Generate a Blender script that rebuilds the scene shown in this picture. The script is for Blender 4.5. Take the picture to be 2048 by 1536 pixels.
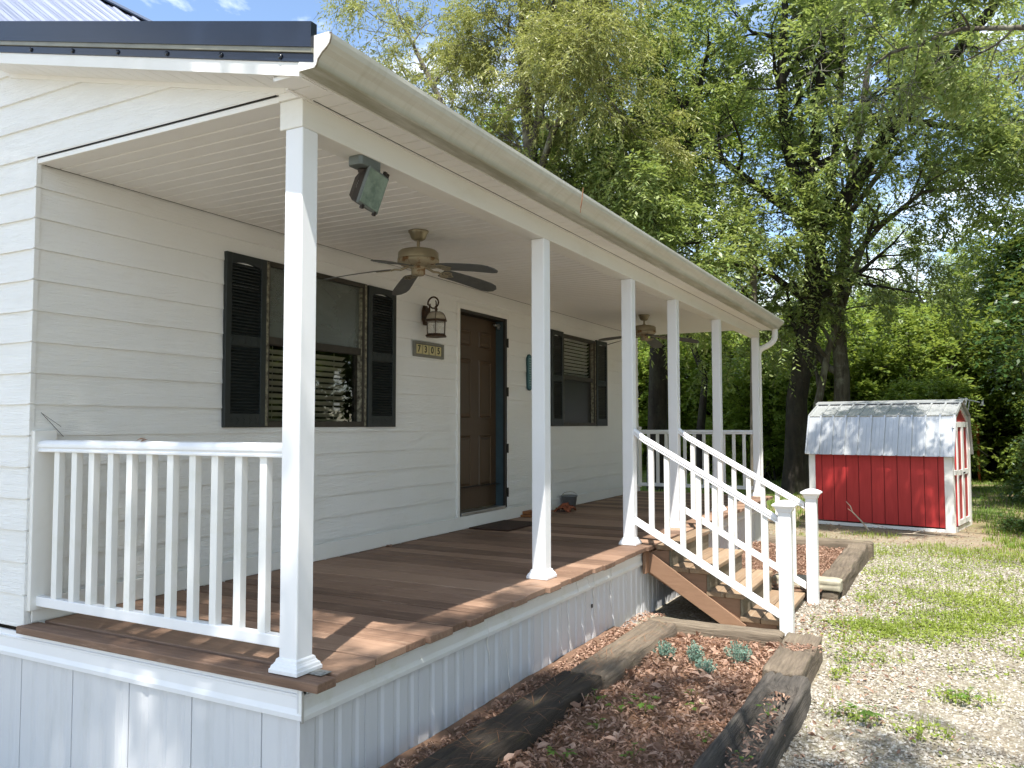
import bpy, math, random
import numpy as np
from mathutils import Vector, Matrix
for o in list(bpy.data.objects): bpy.data.objects.remove(o)
scene = bpy.context.scene
COL = scene.collection
R = math.radians

# ------------------------------------------------------------------ camera
cd = bpy.data.cameras.new("camera"); cam = bpy.data.objects.new("camera", cd); COL.objects.link(cam)
cd.sensor_width = 36.0; cd.lens = 1621.273/2048*36.0; cd.clip_start = 0.05; cd.clip_end = 2000
yaw, pitch, roll = -0.4917, 0.0508, -0.0013
f = Vector((math.sin(yaw)*math.cos(pitch), math.cos(yaw)*math.cos(pitch), math.sin(pitch)))
r0 = Vector((math.cos(yaw), -math.sin(yaw), 0)); u0 = r0.cross(f)
r = math.cos(roll)*r0+math.sin(roll)*u0; u = -math.sin(roll)*r0+math.cos(roll)*u0
cam.matrix_world = Matrix(((r.x, u.x, -f.x, 4.285), (r.y, u.y, -f.y, -2.589), (r.z, u.z, -f.z, 1.033), (0, 0, 0, 1)))
scene.camera = cam
scene.view_settings.view_transform = 'Standard'; scene.view_settings.look = 'None'
scene.view_settings.exposure = 1.15; scene.view_settings.gamma = 1.0
scene.render.resolution_x = 1024; scene.render.resolution_y = 768
scene.cycles.max_bounces = 10; scene.cycles.diffuse_bounces = 5; scene.cycles.transparent_max_bounces = 12
scene.cycles.sample_clamp_indirect = 6.0
scene.cycles.use_denoising = True

# ------------------------------------------------------------------ sun and sky
SUN = Vector((0.165, -0.443, 1.0)).normalized()
elev = math.asin(SUN.z); az = math.atan2(SUN.x, SUN.y)
sl = bpy.data.lights.new("sun", 'SUN'); sl.energy = 4.4; sl.angle = R(0.53); sl.color = (1.0, 0.955, 0.88)
so = bpy.data.objects.new("sun", sl); COL.objects.link(so)
so.rotation_euler = SUN.to_track_quat('Z', 'Y').to_euler(); so.location = (20, -60, 120)
wd = bpy.data.worlds.new("World"); scene.world = wd; wd.use_nodes = True
nt = wd.node_tree; nt.nodes.clear()
sky = nt.nodes.new('ShaderNodeTexSky'); sky.sky_type = 'NISHITA'; sky.sun_disc = False
sky.sun_elevation = elev; sky.sun_rotation = az; sky.altitude = 100; sky.dust_density = 0.3; sky.ozone_density = 1.2
tc = nt.nodes.new('ShaderNodeTexCoord'); mp = nt.nodes.new('ShaderNodeMapping')
mp.inputs['Scale'].default_value = (2.2, 2.2, 6.0); mp.inputs['Location'].default_value = (0.4, 0.2, 0.0)
cl = nt.nodes.new('ShaderNodeTexNoise'); cl.inputs['Scale'].default_value = 1.6; cl.inputs['Detail'].default_value = 9; cl.inputs['Roughness'].default_value = 0.6; cl.inputs['Distortion'].default_value = 0.5
cr = nt.nodes.new('ShaderNodeValToRGB'); cr.color_ramp.elements[0].position = 0.46; cr.color_ramp.elements[1].position = 0.72
cr.color_ramp.elements[1].color = (0.92, 0.92, 0.92, 1)
mx = nt.nodes.new('ShaderNodeMixRGB'); mx.inputs['Color2'].default_value = (11.0, 11.2, 11.6, 1)
bg = nt.nodes.new('ShaderNodeBackground'); bg.inputs['Strength'].default_value = 0.13
ow = nt.nodes.new('ShaderNodeOutputWorld')
nt.links.new(tc.outputs['Generated'], mp.inputs['Vector']); nt.links.new(mp.outputs['Vector'], cl.inputs['Vector'])
nt.links.new(cl.outputs['Fac'], cr.inputs['Fac']); nt.links.new(cr.outputs['Color'], mx.inputs['Fac'])
nt.links.new(sky.outputs['Color'], mx.inputs['Color1']); nt.links.new(mx.outputs['Color'], bg.inputs['Color']); nt.links.new(bg.outputs['Background'], ow.inputs['Surface'])

# ------------------------------------------------------------------ helpers: meshes
class MB:
    def __init__(s): s.v = []; s.f = []; s.sm = []
    def add(s, vs, fs, smooth=False):
        b = len(s.v); s.v += [tuple(p) for p in vs]
        for q in fs: s.f.append(tuple(i+b for i in q)); s.sm.append(smooth)
        return s
    def box(s, x0, x1, y0, y1, z0, z1):
        return s.add([(x0,y0,z0),(x1,y0,z0),(x1,y1,z0),(x0,y1,z0),(x0,y0,z1),(x1,y0,z1),(x1,y1,z1),(x0,y1,z1)],
                     [(0,3,2,1),(4,5,6,7),(0,1,5,4),(1,2,6,5),(2,3,7,6),(3,0,4,7)])
    def obox(s, c, ax, ay, az, hx, hy, hz):
        c = Vector(c); ax = Vector(ax).normalized()*hx; ay = Vector(ay).normalized()*hy; az = Vector(az).normalized()*hz
        P = [c+a*ax+b*ay+d*az for d in (-1, 1) for a, b in ((-1,-1),(1,-1),(1,1),(-1,1))]
        return s.add(P, [(0,3,2,1),(4,5,6,7),(0,1,5,4),(1,2,6,5),(2,3,7,6),(3,0,4,7)])
    def bar(s, p, q, w, h, up=(0,0,1)):
        p = Vector(p); q = Vector(q); d = q-p; sd = d.cross(Vector(up))
        if sd.length < 1e-6: sd = d.cross(Vector((1,0,0)))
        return s.obox((p+q)/2, d, sd, sd.cross(d), d.length/2, w/2, h/2)
    def prism(s, poly, axis, a, b, smooth=False):
        n = len(poly)
        def P(t, k):
            if axis == 'x': return (k, t[0], t[1])
            if axis == 'y': return (t[0], k, t[1])
            return (t[0], t[1], k)
        vs = [P(t, a) for t in poly]+[P(t, b) for t in poly]
        fs = [tuple(range(n))[::-1], tuple(range(n, 2*n))]
        s.add(vs, fs); b0 = len(s.v)-2*n
        for i in range(n):
            j = (i+1) % n; s.f.append((b0+i, b0+j, b0+n+j, b0+n+i)); s.sm.append(smooth)
        return s
    def tube(s, pts, rad, n=8, cap=True, smooth=True):
        pts = [Vector(p) for p in pts]
        if not hasattr(rad, '__len__'): rad = [rad]*len(pts)
        vs = []; fs = []; prev = None
        for i, p in enumerate(pts):
            d = (pts[min(i+1, len(pts)-1)]-pts[max(i-1, 0)]).normalized()
            if prev is None:
                a = d.cross(Vector((0,0,1)))
                if a.length < 1e-3: a = d.cross(Vector((1,0,0)))
            else: a = prev-d*prev.dot(d)
            a.normalize(); prev = a; b = d.cross(a)
            for k in range(n):
                t = 2*math.pi*k/n; vs.append(p+(a*math.cos(t)+b*math.sin(t))*rad[i])
        m = len(pts)
        for i in range(m-1):
            for k in range(n):
                k2 = (k+1) % n; fs.append((i*n+k, i*n+k2, (i+1)*n+k2, (i+1)*n+k))
        s.add(vs, fs, smooth)
        if cap: s.add(vs[:n], [tuple(range(n))[::-1]]); s.add(vs[-n:], [tuple(range(n))])
        return s
    def lathe(s, prof, c, n=24, smooth=True, axis=None, rot=0.0):
        cx, cy, cz = c; vs = []; fs = []
        for (rr, z) in prof:
            for k in range(n):
                t = 2*math.pi*k/n+rot; vs.append((cx+rr*math.cos(t), cy+rr*math.sin(t), cz+z))
        for i in range(len(prof)-1):
            for k in range(n):
                k2 = (k+1) % n; fs.append((i*n+k, i*n+k2, (i+1)*n+k2, (i+1)*n+k))
        fs.append(tuple(range(n))[::-1]); m = (len(prof)-1)*n; fs.append(tuple(range(m, m+n)))
        return s.add(vs, fs, smooth)
    def sq(s, prof, cx, cy):   # square lathe: (half width, z)
        return s.lathe([(h*math.sqrt(2), z) for h, z in prof], (cx, cy, 0), 4, False, rot=math.pi/4)
    def build(s, name, mat, parent=None, bevel=0.0, seg=2):
        me = bpy.data.meshes.new(name); o = bpy.data.objects.new(name, me); COL.objects.link(o)
        off = world_loc(parent) if parent else Vector((0,0,0))
        me.from_pydata([(p[0]-off.x, p[1]-off.y, p[2]-off.z) for p in s.v], [], s.f)
        me.polygons.foreach_set('use_smooth', s.sm); me.update()
        me.materials.append(mat); o.parent = parent
        if bevel:
            b = o.modifiers.new('bevel', 'BEVEL'); b.width = bevel; b.segments = seg; b.limit_method = 'ANGLE'; b.angle_limit = R(35)
        return o
def world_loc(o):
    l = Vector((0,0,0))
    while o: l += o.location; o = o.parent
    return l
def tag(o, label=None, cat=None, group=None, kind=None):
    if label: o['label'] = label
    if cat: o['category'] = cat
    if group: o['group'] = group
    if kind: o['kind'] = kind
    return o
def thing(name, label, cat, loc=(0,0,0), group=None):
    o = bpy.data.objects.new(name, None); COL.objects.link(o); o.location = loc; o.empty_display_size = 0.1
    return tag(o, label, cat, group)
def copy_tree(o, parent=None):
    c = o.copy(); COL.objects.link(c); c.parent = parent
    for ch in list(o.children): copy_tree(ch, c)
    return c
def np_mesh(name, V, F, mat, parent=None, smooth=False, k=4):
    me = bpy.data.meshes.new(name); V = np.asarray(V, np.float32).reshape(-1, 3); F = np.asarray(F, np.int32).reshape(-1, k)
    me.vertices.add(len(V)); me.vertices.foreach_set('co', V.ravel())
    me.loops.add(F.size); me.loops.foreach_set('vertex_index', F.ravel())
    me.polygons.add(len(F)); me.polygons.foreach_set('loop_start', np.arange(0, F.size, k, dtype=np.int32))
    me.polygons.foreach_set('loop_total', np.full(len(F), k, np.int32))
    me.polygons.foreach_set('use_smooth', np.full(len(F), smooth, bool))
    me.update(calc_edges=True); me.materials.append(mat)
    o = bpy.data.objects.new(name, me); COL.objects.link(o); o.parent = parent
    return o
def smooth01(t): t = np.clip(t, 0, 1); return t*t*(3-2*t)
def gz(x, y): return -0.63-0.12*float(smooth01((y-6)/6.6))
def gzv(y): return -0.63-0.12*smooth01((np.asarray(y)-6)/6.6)
class VNoise:
    def __init__(s, seed): s.t = np.random.default_rng(seed).random((64, 64))
    def __call__(s, x, y):
        x = np.asarray(x, float); y = np.asarray(y, float); xi = np.floor(x).astype(int); yi = np.floor(y).astype(int)
        fx = smooth01(x-xi); fy = smooth01(y-yi); t = s.t
        a = t[xi % 64, yi % 64]; b = t[(xi+1) % 64, yi % 64]; c = t[xi % 64, (yi+1) % 64]; d = t[(xi+1) % 64, (yi+1) % 64]
        return (a*(1-fx)+b*fx)*(1-fy)+(c*(1-fx)+d*fx)*fy
    def fbm(s, x, y, o=4):
        v = 0; am = 0.5
        for i in range(o): v = v+am*s(x*2**i+7.3*i, y*2**i+3.1*i); am *= 0.5
        return v

# ------------------------------------------------------------------ helpers: materials
class Mat:
    def __init__(s, name, **kw):
        s.m = bpy.data.materials.new(name); s.m.use_nodes = True; s.t = s.m.node_tree
        s.b = s.t.nodes['Principled BSDF']; s.out = s.t.nodes['Material Output']
        for k, v in kw.items(): s.set(k, v)
    def set(s, k, v):
        i = s.b.inputs[k.replace('_', ' ')]
        if isinstance(v, bpy.types.NodeSocket): s.t.links.new(v, i)
        else: i.default_value = (*v, 1) if isinstance(v, tuple) and len(v) == 3 and i.type == 'RGBA' else v
    def n(s, typ, outn=0, props=None, **inp):
        nd = s.t.nodes.new('ShaderNode'+typ)
        for k, v in (props or {}).items(): setattr(nd, k, v)
        for k, v in inp.items():
            key = k.replace('_', ' ')
            i = nd.inputs[int(key[1:])] if key[0] == 'i' and key[1:].isdigit() else nd.inputs[key]
            if isinstance(v, bpy.types.NodeSocket): s.t.links.new(v, i)
            else: i.default_value = (*v, 1) if isinstance(v, tuple) and len(v) == 3 and i.type == 'RGBA' else v
        return nd.outputs[outn]
    def co(s, scale=(1,1,1), rot=(0,0,0), loc=(0,0,0)):
        c = s.n('TexCoord', 'Object')
        return s.n('Mapping', Vector=c, Scale=scale, Rotation=rot, Location=loc)
    def noise(s, vec, scale=1.0, detail=4.0, rough=0.55, dist=0.0, outn='Fac'):
        return s.n('TexNoise', outn, Vector=vec, Scale=scale, Detail=detail, Roughness=rough, Distortion=dist)
    def ramp(s, fac, stops, interp='LINEAR'):
        nd = s.t.nodes.new('ShaderNodeValToRGB'); s.t.links.new(fac, nd.inputs['Fac']); cr = nd.color_ramp; cr.interpolation = interp
        while len(cr.elements) < len(stops): cr.elements.new(0.5)
        for e, (p, c) in zip(cr.elements, stops):
            e.position = p; e.color = (*c, 1) if isinstance(c, tuple) else (c, c, c, 1)
        return nd.outputs['Color']
    def mix(s, fac, a, b, mode='MIX'):
        return s.n('MixRGB', 'Color', {'blend_type': mode}, Fac=fac, Color1=a, Color2=b)
    def math(s, op, a, b=0.0): return s.n('Math', 0, {'operation': op}, i0=a, i1=b)
    def bump(s, h, strength=0.3, dist=0.01):
        s.set('Normal', s.n('Bump', 'Normal', Height=h, Strength=strength, Distance=dist))
    def island(s): return s.n('NewGeometry', 'Random Per Island')

def m_siding():
    m = Mat('painted_lap_siding', Roughness=0.5)
    g = m.noise(m.co((5, 5, 95)), 1.0, 5, 0.6, 1.6); big = m.noise(m.co((1.3, 1.3, 1.3)), 1.0, 3)
    base = m.ramp(big, [(0.3, (0.83, 0.83, 0.81)), (0.7, (0.87, 0.87, 0.855))])
    base = m.mix(m.ramp(m.noise(m.co((1.6, 1.6, 5)), 1.6, 5, 0.65), [(0.6, 0.0), (0.85, 0.35)]), base, (0.62, 0.60, 0.52))
    m.set('Base Color', base); m.bump(m.ramp(g, [(0.3, 0.0), (0.7, 1.0)]), 0.6, 0.0045)
    return m.m
def m_vinyl(name, col, dirt=(0.6, 0.6, 0.5), amt=0.25, rough=0.32, sc=(2, 2, 2), bump=0.03):
    m = Mat(name, Roughness=rough)
    n = m.noise(m.co(sc), 1.5, 6, 0.65)
    m.set('Base Color', m.mix(m.ramp(n, [(0.52, 0.0), (0.8, amt)]), col, dirt))
    m.set('Roughness', m.ramp(n, [(0.3, rough-0.05), (0.8, rough+0.2)]))
    m.bump(m.noise(m.co((6, 6, 6)), 1.0, 3), bump, 0.01)
    return m.m
def m_gutter():
    m = Mat('aged_gutter_metal', Roughness=0.45)
    n = m.noise(m.co((9, 1.2, 14)), 1.0, 6, 0.7); st = m.noise(m.co((3, 26, 3)), 1.0, 4, 0.6)
    c = m.ramp(n, [(0.3, (0.64, 0.635, 0.575)), (0.7, (0.52, 0.515, 0.45))])
    c = m.mix(m.ramp(st, [(0.5, 0.0), (0.8, 0.45)]), c, (0.40, 0.38, 0.30))
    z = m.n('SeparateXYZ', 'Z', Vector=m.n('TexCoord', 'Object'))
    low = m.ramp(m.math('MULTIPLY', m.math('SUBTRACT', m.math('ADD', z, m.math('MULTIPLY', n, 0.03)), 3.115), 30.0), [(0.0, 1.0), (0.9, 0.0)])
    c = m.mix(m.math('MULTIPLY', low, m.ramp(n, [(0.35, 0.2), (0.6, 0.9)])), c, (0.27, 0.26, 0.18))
    m.set('Base Color', c); return m.m
def m_wood(name, cols, grain=(3, 60, 60), rough=0.75, bump=0.35, isl=0.35, worn=None, gd=0.004):
    m = Mat(name, Roughness=rough)
    g = m.noise(m.co(grain), 1.0, 6, 0.65, 0.6); b = m.noise(m.co((1.7, 1.7, 1.7)), 1.0, 4)
    k = m.math('ADD', m.math('MULTIPLY', g, 0.6), m.math('ADD', m.math('MULTIPLY', b, 0.4), m.math('MULTIPLY', m.math('SUBTRACT', m.island(), 0.5), isl)))
    c = m.ramp(k, [(0.25+0.5*i/(len(cols)-1), q) for i, q in enumerate(cols)])
    if worn:
        w = m.noise(m.co((grain[0]*1.3, grain[1]*0.45, grain[2]*0.45)), 1.0, 7, 0.72)
        c = m.mix(m.ramp(w, [(0.56, 0.0), (0.7, worn[1])]), c, worn[0])
    m.set('Base Color', c); m.bump(g, bump, gd); return m.m
def m_plain(name, col, rough=0.5, metal=0.0, var=0.25, sc=8.0, bump=0.1, col2=None):
    m = Mat(name, Roughness=rough, Metallic=metal)
    n = m.noise(m.co((sc, sc, sc)), 1.0, 5, 0.6)
    c2 = col2 or tuple(x*(1-var) for x in col)
    m.set('Base Color', m.ramp(n, [(0.35, col), (0.7, c2)])); m.bump(n, bump, 0.004)
    return m.m
def m_leaf(name, cols, transl=0.35, rough=0.45, tcol=None):
    m = Mat(name, Roughness=rough); m.b.inputs['Specular IOR Level'].default_value = 0.4
    i = m.island(); big = m.noise(m.co((0.7, 0.7, 0.7)), 1.0, 3)
    k = m.math('ADD', m.math('MULTIPLY', i, 0.5), m.math('MULTIPLY', big, 0.6))
    c = m.ramp(k, [(0.1+0.85*j/(len(cols)-1), q) for j, q in enumerate(cols)])
    m.set('Base Color', c)
    tr = m.n('BsdfTranslucent', 'BSDF', Color=m.mix(0.55, c, tcol or (0.44, 0.52, 0.09)))
    sh = m.n('MixShader', 'Shader', Fac=transl, i1=m.b.outputs['BSDF'], i2=tr)
    m.t.links.new(sh, m.out.inputs['Surface']); return m.m
def m_bark(name, a, b, lichen, amt=0.5):
    m = Mat(name, Roughness=0.9)
    g = m.noise(m.co((9, 9, 2.2)), 1.0, 6, 0.7, 0.5); l = m.noise(m.co((2.3, 2.3, 1.6)), 1.0, 6, 0.7)
    c = m.mix(m.ramp(l, [(0.5, 0.0), (0.62, amt)]), m.ramp(g, [(0.35, a), (0.65, b)]), lichen)
    m.set('Base Color', c); m.bump(g, 0.9, 0.03); return m.m
def m_glass(name, tint=(1, 1, 1), rough=0.0):
    m = Mat(name, Base_Color=tint, Roughness=rough, IOR=1.5); m.set('Transmission Weight', 1.0)
    t = m.n('BsdfTransparent', 'BSDF', Color=tint); g = m.n('BsdfGlossy', 'BSDF', Roughness=rough+0.01)
    fr = m.n('Fresnel', 'Fac', IOR=1.55)
    fr = m.math('MINIMUM', m.math('ADD', m.math('MULTIPLY', fr, 1.3), 0.03), 1.0); fr = m.math('MULTIPLY', fr, m.math('SUBTRACT', 1.0, m.n('NewGeometry', 'Backfacing')))
    m.t.links.new(m.n('MixShader', 'Shader', Fac=fr, i1=t, i2=g), m.out.inputs['Surface']); return m.m

SID = m_siding()
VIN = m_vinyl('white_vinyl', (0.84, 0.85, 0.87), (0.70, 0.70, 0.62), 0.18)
VINB = m_vinyl('weathered_white_vinyl_baluster', (0.82, 0.82, 0.80), (0.62, 0.63, 0.50), 0.45, 0.35, (3, 3, 4))
CEIL = m_vinyl('ceiling_vinyl', (0.82, 0.81, 0.79), (0.66, 0.63, 0.58), 0.35, 0.45, (0.8, 0.8, 0.8))
BEAM = m_vinyl('cream_beam_wrap', (0.78, 0.765, 0.715), (0.60, 0.56, 0.46), 0.45, 0.42, (2.5, 1.2, 4))
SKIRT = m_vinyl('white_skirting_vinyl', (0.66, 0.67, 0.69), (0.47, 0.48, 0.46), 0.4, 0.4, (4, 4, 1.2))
SKTRIM = m_vinyl('skirting_trim_vinyl', (0.80, 0.81, 0.80), (0.52, 0.54, 0.38), 0.55, 0.32, (3, 3, 5))
TRIM = m_vinyl('white_painted_trim', (0.82, 0.81, 0.78), (0.62, 0.60, 0.52), 0.3, 0.45)
GUT = m_gutter()
RUSTY = m_plain('brown_gutter_sealant', (0.12, 0.085, 0.055), 0.9, 0, 0.6, 60, 0.5, (0.35, 0.32, 0.25))
NAVY = m_plain('navy_roof_metal', (0.010, 0.016, 0.032), 0.22, 0.0, 0.3, 3.0, 0.02)
NAVYR = m_plain('ribbed_navy_roof_sky_sheen', (0.28, 0.31, 0.41), 0.38, 0.55, 0.2, 2.0, 0.03)  # navy panels, with the sky's reflection lightened into the base colour
TANREFL = m_plain('tan_reflection_flashing', (0.26, 0.25, 0.19), 0.4, 0.2)  # tan colour stands in for ground reflected in the navy flange
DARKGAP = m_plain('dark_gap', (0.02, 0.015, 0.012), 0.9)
DECK = m_wood('stained_deck_wood', [(0.125, 0.072, 0.046), (0.235, 0.142, 0.094), (0.335, 0.215, 0.148)], (3, 55, 55), 0.72, 0.6, 0.5, ((0.46, 0.33, 0.235), 0.5))
STR = m_wood('cedar_stringer_wood', [(0.20, 0.112, 0.066), (0.30, 0.178, 0.110)], (6, 40, 40), 0.65, 0.25, 0.3)
TREAD = m_wood('weathered_tread_wood', [(0.16, 0.105, 0.062), (0.26, 0.175, 0.108), (0.33, 0.24, 0.155)], (40, 3, 40), 0.8, 0.45, 0.4, ((0.42, 0.39, 0.30), 0.5))
RISER = m_wood('grey_riser_wood', [(0.12, 0.10, 0.065), (0.28, 0.25, 0.19)], (40, 3, 40), 0.85, 0.5, 0.5)
TIMG = m_wood('weathered_grey_timber', [(0.060, 0.046, 0.033), (0.175, 0.138, 0.10), (0.285, 0.235, 0.175)], (45, 4, 45), 0.9, 0.9, 0.2, ((0.20, 0.19, 0.10), 0.4), 0.012)
TIMX = m_wood('weathered_grey_cross_timber', [(0.070, 0.054, 0.038), (0.20, 0.16, 0.115), (0.31, 0.255, 0.19)], (4, 45, 45), 0.9, 0.9, 0.2, ((0.20, 0.19, 0.10), 0.4), 0.012)
TIMD = m_wood('dark_creosote_timber', [(0.014, 0.011, 0.009), (0.050, 0.037, 0.025), (0.115, 0.088, 0.058)], (40, 4, 40), 0.85, 0.9, 0.2, ((0.17, 0.14, 0.05), 0.35), 0.012)
TIMR = m_wood('rotten_timber_wood', [(0.03, 0.026, 0.022), (0.115, 0.10, 0.085), (0.21, 0.185, 0.15)], (60, 3, 60), 0.95, 1.0, 0.2, ((0.13, 0.12, 0.08), 0.5), 0.016)
SHUT = m_plain('dark_green_shutter_plastic', (0.018, 0.024, 0.024), 0.45, 0.0, 0.3, 20, 0.2)
DOORM = m_wood('brown_door_paint', [(0.052, 0.030, 0.014), (0.080, 0.046, 0.022)], (40, 40, 3), 0.45, 0.25, 0.0)
JAMB = m_plain('dark_door_frame', (0.022, 0.018, 0.015), 0.5)
JAMBT = m_plain('slate_teal_jamb', (0.045, 0.080, 0.095), 0.5)
BRONZE = m_plain('bronze_window_frame', (0.050, 0.042, 0.030), 0.5, 0.2, 0.4, 14)
PEEL = m_plain('peeling_window_trim', (0.06, 0.05, 0.035), 0.8, 0, 0.3, 30, 0.5, (0.36, 0.34, 0.24))
ALU = m_plain('window_aluminium', (0.48, 0.48, 0.46), 0.4, 0.7)
GLASS = m_glass('window_glass')
def m_haze_pane(name, col, spec_r, mixf):
    m = Mat(name, Roughness=spec_r)
    n = m.noise(m.co((1, 2.2, 2.6)), 1.0, 5, 0.6, 0.8)
    m.set('Base Color', m.ramp(n, [(0.3, col), (0.75, tuple(x*1.5 for x in col))]))
    t = m.n('BsdfTransparent', 'BSDF')
    m.t.links.new(m.n('MixShader', 'Shader', Fac=mixf, i1=t, i2=m.b.outputs['BSDF']), m.out.inputs['Surface']); return m.m
FILM = m_haze_pane('hazy_window_film', (0.115, 0.128, 0.110), 0.25, 0.74)
SCREEN = m_haze_pane('dusty_insect_screen', (0.035, 0.036, 0.034), 0.35, 0.72)
BLIND = m_plain('olive_blind_slats', (0.28, 0.28, 0.20), 0.5, 0, 0.25)
BLINDW = m_plain('pale_blind_slats', (0.55, 0.55, 0.50), 0.5, 0, 0.2)
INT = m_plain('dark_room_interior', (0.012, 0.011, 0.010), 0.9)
WHITE = m_plain('white_and_gap_light', (0.75, 0.75, 0.72), 0.6)
FANM = m_plain('champagne_fan_metal', (0.36, 0.31, 0.21), 0.38, 0.55, 0.2, 10, 0.05)
def m_rusty():
    m = Mat('rusty_fan_metal', Roughness=0.6, Metallic=0.3)
    n = m.noise(m.co((16, 16, 16)), 1.0, 6, 0.7)
    m.set('Base Color', m.ramp(n, [(0.52, (0.36, 0.31, 0.21)), (0.60, (0.21, 0.11, 0.04)), (0.75, (0.08, 0.04, 0.02))])); m.bump(n, 0.3, 0.004); return m.m
RUST = m_rusty()
BLADE = m_wood('grey_fan_blade', [(0.055, 0.058, 0.055), (0.11, 0.112, 0.105)], (14, 14, 14), 0.6, 0.15, 0.3)
FLG = m_plain('grey_floodlight_box', (0.17, 0.19, 0.18), 0.5, 0.3)
FLD = m_plain('dark_bronze_floodlight', (0.045, 0.035, 0.028), 0.5, 0.4)
FLGL = m_plain('dusty_floodlight_glass', (0.14, 0.18, 0.145), 0.18, 0.0, 0.35, 14, 0.05, (0.30, 0.36, 0.29))
LANT = m_plain('dark_bronze_lantern', (0.040, 0.026, 0.018), 0.5, 0.5, 0.5, 30, 0.2, (0.10, 0.055, 0.03))
LGL = m_glass('seedy_lantern_glass', (0.93, 0.93, 0.88), 0.04)
DOMEG = m_haze_pane('smoky_dome_glass', (0.30, 0.26, 0.19), 0.2, 0.7)
LGL = m_haze_pane('seedy_lantern_panel', (0.50, 0.48, 0.42), 0.12, 0.28)
BULB = m_plain('frosted_bulb', (0.8, 0.8, 0.78), 0.3)
PLQ = m_plain('grey_plaque', (0.22, 0.215, 0.18), 0.6)
TILE = m_plain('cream_number_tile', (0.62, 0.54, 0.27), 0.45, 0, 0.1, 40)
BLACK = m_plain('black_lettering', (0.02, 0.02, 0.015), 0.6)
TEAL = m_plain('teal_sign_paint', (0.035, 0.125, 0.15), 0.5, 0, 0.2, 25, 0.2, (0.10, 0.22, 0.25))
TEALD = m_plain('dark_teal_rim', (0.02, 0.075, 0.09), 0.5)
PALET = m_plain('pale_sign_lettering', (0.40, 0.52, 0.54), 0.6)
RED = Mat('red_shed_paint', Roughness=0.55)
def _red():
    n = RED.noise(RED.co((30, 30, 3)), 1.0, 5, 0.6); h = RED.noise(RED.co((3, 3, 60)), 1.0, 4)
    RED.set('Base Color', RED.ramp(n, [(0.3, (0.42, 0.026, 0.026)), (0.7, (0.50, 0.038, 0.036))])); RED.bump(h, 0.15, 0.003)
_red(); RED = RED.m
REDD = m_plain('red_shed_groove', (0.13, 0.008, 0.008), 0.8)
GALV = m_plain('galvanised_shed_roof', (0.55, 0.565, 0.565), 0.45, 0.65, 0.12, 5, 0.05)
PAIL = m_plain('grey_pail_plastic', (0.20, 0.21, 0.215), 0.5)
ORAG = m_plain('rusty_orange_rag', (0.34, 0.10, 0.045), 0.9, 0, 0.6, 30, 0.4)
OBRK = m_plain('orange_brown_block', (0.27, 0.105, 0.03), 0.8)
MATM = m_plain('dark_brown_door_mat', (0.055, 0.026, 0.014), 0.95, 0, 0.5, 40, 0.6)
WIRE = m_plain('black_wire', (0.015, 0.015, 0.015), 0.5)
STEEL = m_plain('steel', (0.5, 0.5, 0.48), 0.35, 0.8)
POLE = m_bark('grey_pole_wood', (0.09, 0.075, 0.055), (0.17, 0.145, 0.11), (0.2, 0.18, 0.14), 0.3)
ORANGE = m_plain('orange_stained_wood', (0.52, 0.12, 0.035), 0.7)
TWIG = m_plain('bleached_twig', (0.42, 0.36, 0.28), 0.8)
CONC = m_plain('pale_cut_timber_end', (0.42, 0.385, 0.29), 0.9, 0, 0.45, 9, 0.5)
BARKD = m_bark('dark_bark', (0.010, 0.008, 0.006), (0.032, 0.025, 0.018), (0.06, 0.062, 0.04), 0.45)
BARKL = m_bark('lichen_bark', (0.045, 0.038, 0.028), (0.135, 0.118, 0.090), (0.25, 0.25, 0.19), 0.8)
LF_WILLOW = m_leaf('narrow_oak_leaf', [(0.090, 0.120, 0.030), (0.195, 0.225, 0.065), (0.33, 0.335, 0.12), (0.48, 0.46, 0.21)], 0.38, 0.42, (0.40, 0.43, 0.08))
LF_ELM = m_leaf('pale_elm_leaf', [(0.075, 0.135, 0.032), (0.165, 0.240, 0.070), (0.285, 0.345, 0.130), (0.44, 0.475, 0.23)], 0.38, 0.42)
LF_MID = m_leaf('mid_green_leaf', [(0.068, 0.118, 0.020), (0.150, 0.225, 0.036), (0.275, 0.335, 0.080)], 0.42, 0.45)
LF_DARK = m_leaf('dark_green_leaf', [(0.014, 0.042, 0.012), (0.034, 0.080, 0.020), (0.065, 0.125, 0.035)], 0.30, 0.4)
LF_SHRUB = m_leaf('bright_understory_leaf', [(0.085, 0.165, 0.020), (0.185, 0.285, 0.040), (0.32, 0.40, 0.08)], 0.47, 0.5)
LF_JUN = m_leaf('blue_green_juniper_needle', [(0.10, 0.20, 0.155), (0.18, 0.31, 0.24), (0.29, 0.43, 0.35)], 0.1, 0.6, (0.1, 0.2, 0.12))
LF_WEED = m_leaf('weed_leaf', [(0.055, 0.13, 0.018), (0.10, 0.21, 0.03), (0.17, 0.28, 0.05)], 0.4, 0.5)
LF_LAWN = m_leaf('lawn_grass_blade', [(0.07, 0.14, 0.02), (0.14, 0.24, 0.032), (0.23, 0.32, 0.06)], 0.42, 0.55)
LF_PATCH = m_leaf('yellow_green_ground_weed', [(0.13, 0.20, 0.025), (0.23, 0.30, 0.045), (0.34, 0.38, 0.085)], 0.35, 0.5)
LITTER = m_leaf('dry_fallen_leaf', [(0.095, 0.058, 0.042), (0.27, 0.165, 0.115), (0.46, 0.30, 0.22), (0.58, 0.43, 0.33)], 0.15, 0.7, (0.3, 0.12, 0.05))
NEEDLE = m_leaf('dry_pine_needle', [(0.20, 0.09, 0.045), (0.36, 0.18, 0.09)], 0.1, 0.7, (0.3, 0.12, 0.05))
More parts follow.
